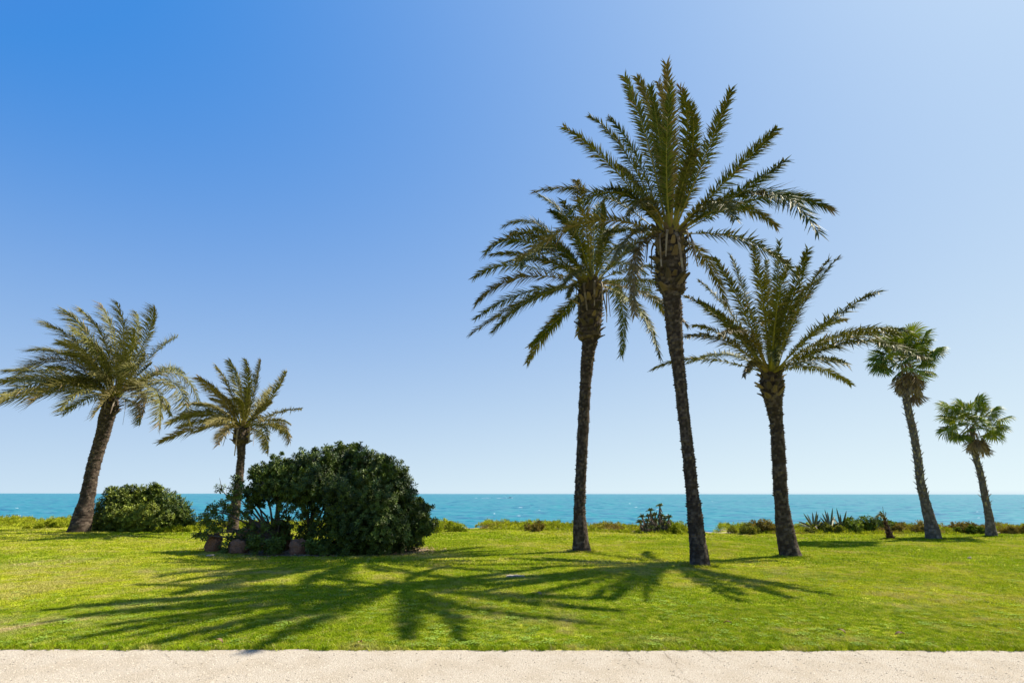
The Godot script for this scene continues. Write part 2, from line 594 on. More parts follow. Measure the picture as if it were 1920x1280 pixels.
func in_bed(x: float, z: float) -> bool:                 # the bare bed under the round bush
	var u := (x + 5.1) / 2.75
	var v := (z + 16.3) / 1.55
	return u * u + v * v < 1.0 + 0.25 * soft.get_noise_2d(x * 30.0, z * 30.0)

# ------------------------------------------------------------------ date palms
func spine(list: Array, z: float) -> Array:              # [px, py, width px] -> smooth list of [point, radius]
	var raw := []
	for a in list:
		var p := pix(a[0], a[1], z)
		var w := pix(a[0] + a[2] * 0.5, a[1], z).x - p.x
		raw.append([p, w])
	var out := []
	for i in raw.size() - 1:
		var p0: Vector3 = raw[maxi(i - 1, 0)][0]
		var p1: Vector3 = raw[i][0]
		var p2: Vector3 = raw[i + 1][0]
		var p3: Vector3 = raw[mini(i + 2, raw.size() - 1)][0]
		var n := maxi(2, int(p1.distance_to(p2) / 0.028))
		for k in n:
			var t := float(k) / n
			out.append([p1.cubic_interpolate(p2, p0, p3, t), lerpf(raw[i][1], raw[i + 1][1], smoothstep(0, 1, t))])
	out.append(raw[-1])
	return out

func trunk_mesh(sp: Array, base: Vector3, scar: float, relief: float, tone: Color, pale: Color, seed_: int) -> ArrayMesh:
	var cols := 53
	var pts := PackedVector3Array()
	var colors := PackedColorArray()
	var r := RandomNumberGenerator.new()
	r.seed = seed_
	var run := 0.0
	var around := 17
	for i in sp.size():
		var p: Vector3 = sp[i][0]
		var t: Vector3 = (sp[mini(i + 1, sp.size() - 1)][0] - sp[maxi(i - 1, 0)][0]).normalized()
		if i: run += p.distance_to(sp[i - 1][0])
		var x := t.cross(Vector3.BACK).normalized()
		var y := x.cross(t)
		for k in cols:
			var a := TAU * (k % (cols - 1)) / (cols - 1)
			# leaf scars: staggered diamonds that stand proud at their upper lip
			var row := run / scar + 0.08 * sin(a * 3.0 + run * 4.0)
			var ri := floorf(row)
			var f := row - ri
			var u := a / TAU * around + 0.5 * fmod(absf(ri), 2.0) + 0.13 * ri
			var fu := absf(u - floorf(u) - 0.5) * 2.0
			var h := hash(Vector2i(int(floorf(u)) % around + seed_ * 31, int(ri)))
			var chance := float(h % 1000) / 1000.0     # a random number for each leaf scar
			var lip := pow(f, 2.0) * (1.0 - pow(fu, 3.0)) * (0.35 + 1.0 * chance)
			var low: float = clampf(run / 1.4, 0.25, 1.0)
			var rad: float = sp[i][1] * (1.0 + 0.05 * soft.get_noise_2d(a * 20.0 + seed_ * 10.0, run * 40.0)) + (lip - 0.95) * relief * low
			pts.append(p - base + (x * cos(a) + y * sin(a)) * rad)
			var c := mixc(tone, pale, 0.75 * pow(chance, 2.2))   # each scar its own random bark tone, alike at every height
			colors.append(c)
	# cap
	return grid_mesh(pts, cols, sp.size(), colors)

func leaf_base_mesh(v: int) -> ArrayMesh:                # a cut frond stub, standing on y, broad and flat
	var r := RandomNumberGenerator.new()
	r.seed = 70 + v
	var s := Soup.new()
	var k := r.randf_range(0.85, 1.15)
	var rings := [[0.0, 0.085, 0.035, 0.0], [0.10, 0.075, 0.032, 0.006], [0.2 * k, 0.05, 0.024, 0.03], [0.27 * k, 0.036, 0.016, 0.06]]
	var last := []
	for q in rings:
		var e := []
		for i in 6:
			var a := TAU * i / 6.0
			e.append(Vector3(cos(a) * q[1], q[0] + (0.03 * r.randf() if q[0] > 0.2 else 0.0), sin(a) * q[2] + q[3]))
		if last:
			for i in 6:
				s.quad(last[i], last[(i + 1) % 6], e[(i + 1) % 6], e[i], Color(1, 1, 1) * r.randf_range(0.7, 1.0))
		last = e
	for i in range(1, 5): s.tri(last[0], last[i + 1], last[i], Color(1.6, 1.35, 1.0))
	return s.mesh()

func bez(a: Vector3, b: Vector3, c: Vector3, t: float) -> Vector3:
	return a.lerp(b, t).lerp(b.lerp(c, t), t)

func frond_mesh(h: Vector3, c: Vector3, t: Vector3, o: Dictionary, seed_: int) -> ArrayMesh:
	var r := RandomNumberGenerator.new()
	r.seed = seed_
	var s := Soup.new()
	var long := h.distance_to(c) * 0.5 + c.distance_to(t) * 0.5 + h.distance_to(t) * 0.25
	var out := (t - h); out.y = 0
	if out.length() < 0.25 * long:
		var aa := r.randf() * TAU
		out = out * 0.6 + Vector3(cos(aa), 0, sin(aa)) * 0.3
	out = out.normalized()
	c += Vector3(r.randf_range(-1, 1), r.randf_range(-0.5, 0.5), r.randf_range(-1, 1)) * long * 0.035
	var twist: float = r.randf_range(-0.75, 0.75) * o.get("twist", 1.0)
	var side0 := Vector3.UP.cross(out).normalized()
	var dry: float = o.get("dry", 0.0)
	var green := mixc(Color(0.030, 0.055, 0.009), Color(0.078, 0.102, 0.016), r.randf())
	green = mixc(green, Color(0.21, 0.17, 0.05), o.get("gold", 0.0))
	green = mixc(green, Color(0.22, 0.155, 0.085), dry)
	var stalk := mixc(Color(0.22, 0.21, 0.045), Color(0.26, 0.18, 0.07), clampf(dry * 1.4 + r.randf() * 0.3, 0, 1))
	# rachis
	var last := []
	var n := 18
	for i in n + 1:
		var f := float(i) / n
		var p := bez(h, c, t, f)
		var tg := (bez(h, c, t, f + 0.01) - bez(h, c, t, f - 0.01)).normalized()
		var sd := (side0 - tg * side0.dot(tg)).normalized().rotated(tg, twist * f)
		var nn := sd.cross(tg) * -1.0
		if nn.y < 0 and absf(tg.y) < 0.8: nn = -nn
		var w := lerpf(0.042, 0.004, pow(f, 0.55)) * (1.0 + 0.8 * exp(-f * 25.0))
		var e := [p + sd * w, p + nn * w * 0.55, p - sd * w, p - nn * w * 0.5]
		if last:
			for k in 4: s.quad(last[k], last[(k + 1) % 4], e[(k + 1) % 4], e[k], stalk)
		last = e
	# leaflets
	var count := int(o.get("count", 165))
	var ll: float = o.get("leaflet", 0.105) * long
	var wind: Vector3 = o.get("wind", Vector3.ZERO)
	var brown_from := r.randf_range(0.86, 1.4)
	for sg in [-1.0, 1.0]:
		for i in count:
			var f: float = lerpf(0.15, 0.995, (i + r.randf_range(-0.3, 0.3)) / (count - 1.0))
			f = clampf(f, 0.12, 1.0)
			if r.randf() < 0.04: continue
			var p := bez(h, c, t, f)
			var tg := (bez(h, c, t, f + 0.01) - bez(h, c, t, f - 0.01)).normalized()
			var sd := (side0 - tg * side0.dot(tg)).normalized().rotated(tg, twist * f)
			var nn := sd.cross(tg) * -1.0
			if nn.y < 0 and absf(tg.y) < 0.8: nn = -nn
			var open := deg_to_rad(lerpf(62.0, 30.0, f) + r.randf_range(-10, 10))
			var lift := deg_to_rad([42.0, 12.0, -14.0][r.randi() % 3] + r.randf_range(-10, 10))
			var d: Vector3 = (tg * cos(open) + (sd * sg * cos(lift) + nn * sin(lift)) * sin(open)).normalized()
			var shape := lerpf(0.45, 1.0, smoothstep(0.12, 0.4, f)) * lerpf(1.0, 0.55, smoothstep(0.6, 1.0, f))
			var l := ll * shape * r.randf_range(0.82, 1.12)
			var w: float = 0.0165 * r.randf_range(0.75, 1.15) * o.get("wide", 1.0)
			var flat: Vector3 = d.cross(nn.rotated(d, r.randf_range(-0.8, 0.8))).normalized() * w
			var bend := (Vector3.DOWN * r.randf_range(0.05, 0.38) + wind * r.randf_range(0.5, 1.3)) * l
			var m := p + d * l * 0.4 + bend * 0.2
			var e := p + d * l + bend
			var k := r.randf_range(0.75, 1.3)
			var col := green * k
			if r.randf() < 0.06 + 0.25 * dry or f > brown_from: col = mixc(col, Color(0.24, 0.16, 0.08), r.randf_range(0.3, 0.9))
			s.tri(p - flat * 0.5, p + flat * 0.5, m + flat, col)
			s.tri(p - flat * 0.5, m + flat, m - flat, col)
			s.tri(m - flat, m + flat, e, mixc(col, Color(0.20, 0.16, 0.07), r.randf() * 0.35))
	return s.mesh()

# fronds: [tip px, tip py, mid px, mid py, near (+1) or far (-1), extra]
func build_palm(o: Dictionary) -> Node3D:
	rng.seed = o.seed
	var base := gnd(o.trunk[0][0], o.trunk[0][1])
	var z := base.z
	var root := thing("date_palm", o.label, "palm tree", base, "date palms on the lawn")
	var list: Array = o.trunk.duplicate()
	list.push_front([list[0][0], list[0][1] + 8, list[0][2] * 1.04])
	var sp := spine(list, z)
	var trunk := obj("trunk", trunk_mesh(sp, base, 0.062, 0.05, Color(0.05, 0.039, 0.031), Color(0.21, 0.172, 0.138), o.seed), M.bark, root)
	# the swollen head of cut frond bases
	var stubs := [leaf_base_mesh(0), leaf_base_mesh(1), leaf_base_mesh(2)]
	var stub_mat := StandardMaterial3D.new()
	stub_mat.vertex_color_use_as_albedo = true
	stub_mat.roughness = 0.9
	var tones := []
	for c in [lin(0.075, 0.055, 0.036), lin(0.14, 0.098, 0.055), lin(0.04, 0.03, 0.022), lin(0.24, 0.17, 0.085)]:
		var m := stub_mat.duplicate()
		m.albedo_color = c
		tones.append(m)
	var heart := pix(o.heart[0], o.heart[1], z) - base
	var hb: Array = o.boot                       # [py top, py bottom, width top, width bottom, px]
	var n_st: int = o.get("stubs", 90)
	for i in n_st:
		var f := (i + 0.5) / n_st
		var cpt := pix(hb[4], lerpf(hb[1], hb[0], f), z)
		var rad := (pix(hb[4] + lerpf(hb[3], hb[2], f) * 0.5, hb[0], z).x - pix(hb[4], hb[0], z).x) * 0.74
		var a := i * 2.39996
		var dir := Vector3(cos(a), 0, sin(a))
		var up := (Vector3.UP * (0.75 + 0.5 * f) + dir * rng.randf_range(0.2, 1.15) + Vector3(rng.randf_range(-0.3, 0.3), 0, rng.randf_range(-0.3, 0.3))).normalized()
		var sd := up.cross(dir).normalized()
		var out := sd.cross(up).normalized() * -1.0
		if out.dot(dir) < 0: out = -out
		var st := obj("leaf_base", stubs[i % 3], tones[rng.randi() % 4], trunk)
		st.transform = Transform3D(Basis(out.cross(up) * -1.0, up, out).orthonormalized().scaled_local(Vector3.ONE * rng.randf_range(0.55, 1.3) * o.get("stub_scale", 1.0)), cpt - base + dir * rad * 0.72)
	# fronds
	var crown := holder("crown", root)
	crown.position = heart
	var k := 0
	for a in o.fronds:
		var ex: Dictionary = a[5] if a.size() > 5 else {}
		var lc: float = ex.get("len", o.len)
		var d := ray(a[0], a[1]).normalized()
		var hw := heart + base
		var eye := Vector3(0, EYE, 0)
		var along := (hw - eye).dot(d)
		var miss2 := (hw - eye).length_squared() - along * along
		var reach := sqrt(maxf(lc * lc - miss2, 0.0))
		var tip: Vector3 = eye + d * (along - reach * a[4])
		var mz := hw.z + (tip.z - hw.z) * 0.52
		var mid := pix(a[2], a[3], mz)
		var h0 := Vector3.ZERO
		var tl := tip - hw
		var ml := mid - hw
		var flat := Vector3(tl.x, 0, tl.z)
		h0 = flat.limit_length(0.16) + Vector3(0, -0.05, 0)
		var c := ml * 2.0 - (h0 + tl) * 0.5
		var opt := {"wind": o.get("wind", Vector3.ZERO), "gold": o.get("gold", 0.0) + rng.randf_range(0.0, 0.25), "leaflet": o.get("leaflet", 0.105), "twist": o.get("twist", 1.0)}
		if rng.randf() < 0.16: opt.dry = rng.randf_range(0.2, 0.5)
		opt.merge(ex, true)
		obj("frond", frond_mesh(h0, c, tl, opt, o.seed * 1000 + k), M.frond, crown)
		k += 1
	for i: int in int(o.fill):                              # the crown's inner and far fronds
		var f: float = (i + 0.5) / float(o.fill)
		var az: float = i * 2.39996 + float(o.seed)
		var el := lerpf(1.35, o.get("lowest", -0.15), pow(f, 0.8)) + rng.randf_range(-0.12, 0.12)
		var lc: float = o.len * rng.randf_range(0.78, 0.97) * o.get("fill_len", 1.0)
		var hd := Vector3(cos(az), 0, sin(az))
		var dir := hd * cos(el) + Vector3.UP * sin(el)
		var h0 := hd * 0.14
		var c := h0 + dir * lc * 0.55
		var t: Vector3 = h0 + dir * lc * 0.92 + Vector3.DOWN * lc * (0.14 + 0.22 * cos(el)) + o.get("blow", Vector3.ZERO) * lc * 0.25
		obj("frond", frond_mesh(h0, c, t, {"wind": o.get("wind", Vector3.ZERO), "gold": o.get("gold", 0.0) + rng.randf_range(0.0, 0.3), "dry": 0.5 * float(el < 0.1) * rng.randf(), "leaflet": o.get("leaflet", 0.105), "twist": o.get("twist", 1.0)}, o.seed * 1000 + 500 + i), M.frond, crown)
	for i: int in int(o.get("straps", 0)):                  # dead sheaths hanging from the head
		var az := i * 2.39996 + 0.6
		var hd := Vector3(cos(az), 0, sin(az))
		var s := Soup.new()
		var l := rng.randf_range(0.55, 1.25)
		var last := []
		var sway := Vector3(rng.randf_range(-0.2, 0.2), 0, rng.randf_range(-0.2, 0.2))
		var sd := Vector3(-hd.z, 0, hd.x).rotated(Vector3.UP, rng.randf_range(-0.8, 0.8))
		for q in 9:
			var f := q / 8.0
			var p := hd * (0.18 + 0.32 * sin(minf(f * 3.0, 1.7)) + 0.06 * f) + Vector3(0, 0.12 * sin(f * 4.0) - l * pow(f, 1.3), 0) + sway * f
			var w := 0.04 * (1.0 - 0.8 * f) + 0.012
			var e := [p - sd * w, p + hd * w * 0.5, p + sd * w]
			if last:
				var col := mixc(Color(0.13, 0.095, 0.07), Color(0.30, 0.25, 0.21), rng.randf())
				s.quad(last[0], last[1], e[1], e[0], col)
				s.quad(last[1], last[2], e[2], e[1], col)
			last = e
		obj("dead_sheath", s.mesh(), M.dry, crown)
	return root

func zs(list: Array, ox: float, oy: float, k: float) -> Array:   # points read off an enlarged view -> pixels of the picture
	var out := []
	for a in list:
		var b: Array = [ox + a[0] / k, oy + a[1] / k, ox + a[2] / k, oy + a[3] / k, a[4]]
		if a.size() > 5: b.append(a[5])
		out.append(b)
	return out

func build_palms() -> void:
	var k1 := 1610.0 / 780.0
	build_palm({"seed": 3, "label": "tallest date palm, its trunk bending beside two shorter date palms", "trunk": [[1314, 1065, 40], [1311, 1035, 35], [1308, 1010, 33], [1303, 960, 33], [1298, 920, 29], [1292, 860, 28], [1284, 790, 27], [1274, 700, 28], [1266, 634, 33], [1263, 588, 36], [1260, 555, 38], [1260, 540, 52], [1258, 500, 60], [1257, 460, 58], [1256, 432, 40]],
		"heart": [1256, 442], "boot": [436, 548, 78, 60, 1258], "stubs": 110, "stub_scale": 1.15, "len": 4.2, "fill": 8, "fill_len": 0.8, "lowest": 0.2, "straps": 16, "leaflet": 0.135,
		"fronds": zs([[600, 90, 700, 350, -1, {"len": 4.15}], [650, 95, 735, 330, -1], [762, 40, 775, 340, 1, {"len": 3.6}], [815, 130, 835, 370, 1, {"len": 3.8}], [1012, 140, 915, 410, 1, {"len": 3.95}], [1190, 290, 1010, 470, 1, {"len": 3.7}], [1220, 415, 1040, 545, 1, {"len": 3.9}], [1400, 602, 1120, 560, -1, {"len": 3.8}], [1350, 692, 1110, 545, 1], [1280, 880, 1050, 720, 1], [1030, 645, 930, 575, 1, {"len": 3.2, "gold": 0.5}], [365, 285, 570, 450, 1, {"len": 3.7}], [470, 245, 620, 410, -1, {"len": 3.8}],
			[250, 535, 500, 545, -1, {"len": 4.0}], [400, 605, 590, 545, 1, {"len": 3.6}], [190, 800, 480, 650, 1, {"dry": 0.3}], [605, 640, 690, 575, 1, {"len": 2.9, "dry": 0.3}], [700, 130, 745, 400, 1, {"len": 3.6}], [730, 110, 780, 400, -1, {"len": 4.1}], [560, 800, 650, 680, 1, {"len": 3.4, "dry": 0.4}], [1190, 670, 1010, 590, -1, {"len": 3.4}], [640, 1010, 660, 760, 1, {"len": 3.4, "dry": 0.6}], [540, 250, 650, 420, -1, {"len": 3.7}], [780, 120, 770, 420, 1, {"len": 3.7}], [1000, 980, 900, 790, -1, {"dry": 0.3, "len": 3.4}], [860, 200, 850, 420, 1, {"len": 3.5}]], 880, 100, k1)})
	build_palm({"seed": 5, "label": "straight slim date palm standing between the tallest palm and the round bush", "trunk": [[1091, 1035, 37], [1089, 1005, 30], [1087, 960, 26], [1088, 930, 25], [1090, 880, 25], [1094, 800, 25], [1098, 720, 25], [1103, 660, 29], [1106, 640, 32], [1105, 628, 46], [1107, 590, 46], [1108, 560, 46], [1108, 520, 30]],
		"heart": [1110, 532], "boot": [530, 634, 64, 54, 1107], "stubs": 100, "stub_scale": 1.1, "len": 4.2, "fill": 20, "lowest": -0.3, "straps": 10, "leaflet": 0.14, "wind": Vector3(-0.12, 0, 0), "blow": Vector3(-0.4, 0, 0),
		"fronds": zs([[415, 145, 600, 320, -1], [640, 60, 690, 280, 1, {"gold": 0.7}], [215, 330, 450, 350, -1], [100, 490, 370, 430, 1], [30, 640, 300, 575, -1], [40, 800, 320, 640, 1], [40, 885, 330, 730, -1], [145, 965, 400, 760, 1], [360, 1055, 540, 880, -1, {"len": 3.6}], [910, 1110, 900, 780, -1, {"len": 3.8}], [1140, 1110, 1000, 800, 1], [1180, 860, 990, 680, -1], [250, 380, 500, 430, 1, {"gold": 0.3}], [300, 560, 540, 470, 1], [590, 760, 650, 670, 1, {"len": 2.8, "gold": 0.6}], [900, 330, 800, 430, -1], [1010, 480, 860, 480, 1], [780, 200, 750, 350, -1], [560, 180, 660, 380, 1], [1060, 620, 890, 560, -1]], 880, 320, 3.2)})
	var p3: Array = zs([[1200, 725, 1190, 980, -1], [1312, 760, 1245, 970, 1], [1430, 790, 1295, 980, -1], [1582, 920, 1375, 1055, 1], [1572, 1080, 1375, 1110, -1], [1460, 1200, 1320, 1180, 1], [1100, 750, 1135, 970, 1], [1010, 780, 1080, 970, -1], [945, 790, 1045, 970, 1], [890, 880, 1030, 1020, -1], [840, 940, 1010, 1050, 1], [838, 1095, 1000, 1120, 1], [850, 1195, 1000, 1165, -1], [970, 1090, 1070, 1090, 1, {"len": 3.3, "dry": 0.3}], [1235, 800, 1200, 1000, 1], [1150, 800, 1160, 1000, -1], [1390, 800, 1280, 990, 1]], 880, 100, k1)
	p3.append_array([[1725, 667, 1590, 643, 1], [1680, 622, 1575, 640, 1], [1395, 705, 1415, 680, 1, {"len": 2.4, "dry": 0.5}]])
	build_palm({"seed": 7, "label": "shorter date palm with stout trunk and upright spreading fronds, nearest the fan palms", "trunk": [[1485, 1046, 42], [1480, 1030, 38], [1474, 1000, 35], [1465, 930, 30], [1461, 860, 29], [1457, 800, 28], [1453, 765, 32], [1450, 745, 38], [1448, 725, 46], [1447, 700, 42]],
		"heart": [1445, 698], "boot": [694, 748, 56, 44, 1448], "stubs": 60, "stub_scale": 1.0, "len": 4.35, "fill": 12, "lowest": 0.3, "gold": 0.12, "leaflet": 0.12, "fronds": p3})
	build_palm({"seed": 9, "label": "leaning date palm in front of the broad low bush, fronds blown sideways", "trunk": [[147, 1000, 38], [151, 985, 35], [154, 970, 33], [164, 930, 27], [171, 891, 25], [181, 852, 25], [193, 813, 26], [200, 782, 29], [206, 764, 30], [210, 745, 20]],
		"heart": [211, 744], "boot": [740, 778, 36, 28, 207], "stubs": 40, "stub_scale": 1.1, "len": 5.0, "fill": 28, "lowest": 0.15, "fill_len": 0.82, "gold": 0.3, "leaflet": 0.185, "twist": 2.2, "wind": Vector3(-0.5, 0.05, 0), "blow": Vector3(-0.9, 0, 0), "straps": 4,
		"fronds": zs([[0, 535, 290, 440, 1], [70, 430, 310, 350, -1], [150, 550, 350, 450, 1, {"gold": 0.6}], [290, 590, 430, 480, 1, {"gold": 0.4, "len": 4.2}], [150, 300, 350, 340, -1], [215, 170, 410, 310, 1], [300, 110, 450, 270, -1], [390, 110, 500, 280, 1], [480, 80, 550, 280, -1], [560, 75, 590, 270, 1], [650, 120, 650, 270, -1], [735, 95, 700, 260, 1], [850, 235, 720, 330, -1], [560, 400, 640, 400, 1, {"len": 3.6}], [760, 660, 720, 480, 1, {"gold": 0.4}], [900, 640, 810, 450, 1], [960, 560, 830, 410, -1], [450, 610, 540, 500, 1, {"gold": 0.5, "len": 3.4}], [880, 410, 760, 400, -1], [680, 610, 660, 490, 1, {"dry": 1.0, "len": 3.4}], [640, 200, 620, 330, 1], [350, 200, 470, 330, 1]], 0, 540, 2.56)})
	build_palm({"seed": 11, "label": "small date palm rising behind the round bush and its boulders", "trunk": [[436, 1001, 23], [437, 985, 21], [441, 954, 20], [446, 920, 18], [449, 891, 17], [452, 855, 16], [452, 837, 18], [452, 825, 32], [453, 800, 26]],
		"heart": [455, 800], "boot": [794, 832, 42, 36, 452], "stubs": 44, "stub_scale": 1.0, "len": 3.3, "fill": 22, "lowest": 0.05, "fill_len": 0.88, "gold": 0.4, "leaflet": 0.185, "twist": 1.8, "wind": Vector3(-0.4, 0.05, 0), "blow": Vector3(-0.5, 0, 0), "straps": 4,
		"fronds": zs([[810, 650, 1000, 600, 1], [955, 690, 1060, 650, -1], [950, 430, 1060, 530, 1], [890, 560, 1050, 580, -1], [1040, 380, 1110, 500, 1], [1100, 350, 1150, 490, -1], [1180, 350, 1185, 480, 1], [1250, 350, 1225, 490, -1], [1370, 405, 1290, 540, 1], [1447, 580, 1310, 610, 1], [1390, 738, 1330, 640, -1], [1280, 775, 1260, 670, 1, {"gold": 0.4}], [1050, 750, 1090, 680, 1, {"dry": 0.4}], [1300, 480, 1240, 560, -1], [1020, 480, 1090, 550, -1]], 0, 540, 2.56)})

# ------------------------------------------------------------------ fan palms
func fan_mesh(seed_: int, stem: float, reach: float, dead: bool) -> ArrayMesh:   # stem along y, blade beyond it
	var r := RandomNumberGenerator.new()
	r.seed = seed_
	var s := Soup.new()
	var green := mixc(Color(0.085, 0.14, 0.018), Color(0.20, 0.24, 0.025), r.randf())
	var stalk := Color(0.2, 0.2, 0.05)
	if dead:
		green = mixc(Color(0.20, 0.14, 0.085), Color(0.30, 0.23, 0.15), r.randf())
		stalk = Color(0.2, 0.13, 0.07)
	var last := []
	for i in 7:
		var f := i / 6.0
		var p := Vector3(0, stem * f, 0.1 * stem * sin(f * 1.6))
		var w := lerpf(0.028, 0.012, f)
		var e := [p + Vector3(w, 0, 0), p + Vector3(0, 0, w * 0.6), p + Vector3(-w, 0, 0), p + Vector3(0, 0, -w * 0.6)]
		if last:
			for k in 4: s.quad(last[k], last[(k + 1) % 4], e[(k + 1) % 4], e[k], stalk)
		last = e
	var hub := Vector3(0, stem, 0.1 * stem)
	var n := 30
	var open := deg_to_rad(55.0 if dead else 128.0)
	for i in n:
		var a := lerpf(-open, open, (i + 0.5) / n)
		var half := open / n
		var l := reach * (0.72 + 0.28 * cos(a * 0.7)) * r.randf_range(0.9, 1.08)
		var cup := 0.22 * (1.0 - cos(a)) + r.randf_range(-0.06, 0.06)
		var dirv := func(x: float) -> Vector3: return Vector3(sin(x), cos(x), cup)
		var d: Vector3 = dirv.call(a)
		var ridge := d * l * 0.55 + Vector3(0, 0, -0.025)
		var el: Vector3 = dirv.call(a - half) * l * 0.5
		var er: Vector3 = dirv.call(a + half) * l * 0.5
		var droop := Vector3(0, 0, r.randf_range(0.10, 0.34) * reach) + Vector3(0, -0.05, 0)
		if dead: droop = Vector3(r.randf_range(-0.1, 0.1), 0, r.randf_range(-0.05, 0.1))
		var m1 := d * l * 0.8 + droop * 0.4
		var tip := d * l + droop + Vector3(r.randf_range(-0.05, 0.05), 0, 0)
		var w := (er - el).normalized() * 0.016
		var col := green * r.randf_range(0.75, 1.3)
		if not dead and r.randf() < 0.1: col = mixc(col, Color(0.3, 0.27, 0.06), 0.6)
		s.tri(hub, hub + el, hub + ridge, col)
		s.tri(hub, hub + ridge, hub + er, col * 0.95)
		s.quad(hub + el, hub + ridge, hub + m1, hub + m1 - w, col)
		s.quad(hub + ridge, hub + er, hub + m1 + w, hub + m1, col)
		s.tri(hub + m1 - w, hub + m1 + w, hub + tip, mixc(col, Color(0.2, 0.17, 0.06), 0.35))
	return s.mesh()

func build_fan_palm(o: Dictionary) -> void:
	rng.seed = o.seed
	var base := gnd(o.trunk[0][0], o.trunk[0][1])
	var z := base.z
	var root := thing("fan_palm", o.label, "palm tree", base, "fan palms")
	var list: Array = o.trunk.duplicate()
	list.push_front([list[0][0], list[0][1] + 6, list[0][2] * 1.05])
	var sp := spine(list, z)
	var trunk := obj("trunk", trunk_mesh(sp, base, 0.07, 0.028, Color(0.11, 0.095, 0.08), Color(0.30, 0.27, 0.23), o.seed), M.bark, root)
	# split leaf bases that still sit on the trunk
	var stub := leaf_base_mesh(5)
	var grey := []
	for c in [lin(0.22, 0.18, 0.14), lin(0.12, 0.09, 0.07), lin(0.30, 0.26, 0.2)]:
		var m := StandardMaterial3D.new()
		m.vertex_color_use_as_albedo = true
		m.albedo_color = c
		m.roughness = 0.95
		grey.append(m)
	for i: int in int(o.stubs):
		var f: float = lerpf(o.stub_from, 0.97, float(i) / o.stubs)
		var at: Array = sp[int(f * (sp.size() - 1))]
		var a := i * 2.39996
		var dir := Vector3(cos(a), 0, sin(a))
		var up := (Vector3.UP + dir * rng.randf_range(0.2, 0.7)).normalized()
		var out := (dir - up * dir.dot(up)).normalized()
		var st := obj("leaf_base", stub, grey[rng.randi() % 3], trunk)
		st.transform = Transform3D(Basis(up.cross(out), up, out).scaled_local(Vector3.ONE * rng.randf_range(0.25, 0.5)), at[0] - base + dir * at[1] * 0.86)
	var heart := pix(o.heart[0], o.heart[1], z) - base
	var crown := holder("crown", root)
	crown.position = heart
	var fans := []
	for v in 6: fans.append(fan_mesh(100 + v + o.seed, o.stem * (0.8 + 0.08 * v), o.reach, false))
	var deads := []
	for v in 3: deads.append(fan_mesh(200 + v + o.seed, o.stem * 0.7, o.reach * 0.95, true))
	for i: int in int(o.leaves):
		var f: float = (i + 0.5) / o.leaves
		var az: float = i * 2.39996 + float(o.seed)
		var el := lerpf(1.45, -0.55, pow(f, 0.85)) + rng.randf_range(-0.15, 0.15)
		var hd := Vector3(cos(az), 0, sin(az))
		var dir: Vector3 = (hd * cos(el) + Vector3.UP * sin(el) + o.get("blow", Vector3.ZERO) * 0.25).normalized()
		# the blade's back (local z) looks down and outward
		var down := (Vector3.DOWN + hd * 0.25 * sin(el))
		var zz := (down - dir * down.dot(dir)).normalized()
		if absf(el) > 1.2: zz = (hd - dir * hd.dot(dir)).normalized()
		var b := Basis(dir.cross(zz), dir, zz).rotated(dir, rng.randf_range(-0.7, 0.7))
		var leaf := obj("fan_leaf", fans[i % 6], M.fan, crown)
		leaf.transform = Transform3D(b.scaled_local(Vector3.ONE * rng.randf_range(0.8, 1.12)), hd * 0.1 + Vector3(0, 0.12 * sin(el), 0))
	for i: int in int(o.dead):
		var az := i * 2.39996 + 1.1
		var hd := Vector3(cos(az), 0, sin(az))
		var dir := (Vector3.DOWN * rng.randf_range(0.9, 1.8) + hd * rng.randf_range(0.2, 0.45)).normalized()
		var zz := (hd * -1.0 - dir * hd.dot(dir) * -1.0).normalized()
		var leaf := obj("dead_leaf", deads[i % 3], M.dry, crown)
		leaf.transform = Transform3D(Basis(dir.cross(zz), dir, zz).rotated(dir, rng.randf_range(-0.6, 0.6)).scaled_local(Vector3.ONE * rng.randf_range(0.75, 1.1)), hd * 0.16 + Vector3(0, rng.randf_range(-0.35 - o.get("skirt", 0.1), 0.0), 0))

func build_fan_palms() -> void:
	build_fan_palm({"seed": 21, "label": "taller of two fan palms, grey leaning trunk with brown dead skirt", "trunk": [[1752, 1011, 28], [1750, 996, 25], [1743, 968, 20], [1732, 925, 17], [1726, 895, 15.5], [1723, 868, 15], [1715, 817, 14], [1704, 767, 14], [1699, 735, 14], [1697, 700, 10]],
		"heart": [1697, 672], "stem": 0.72, "reach": 0.6, "skirt": 0.75, "leaves": 48, "dead": 26, "stubs": 120, "stub_from": 0.25, "blow": Vector3(0, 0, 0)})
	build_fan_palm({"seed": 23, "label": "smaller fan palm with round bright green head at the lawn's far corner", "trunk": [[1861, 1007, 20], [1858, 985, 16], [1856, 968, 14], [1848, 930, 13], [1840, 889, 12], [1831, 857, 11.5], [1826, 830, 11], [1823, 800, 8]],
		"heart": [1822, 792], "stem": 0.66, "reach": 0.58, "leaves": 32, "dead": 10, "stubs": 70, "stub_from": 0.3, "blow": Vector3(0, 0, 0)})

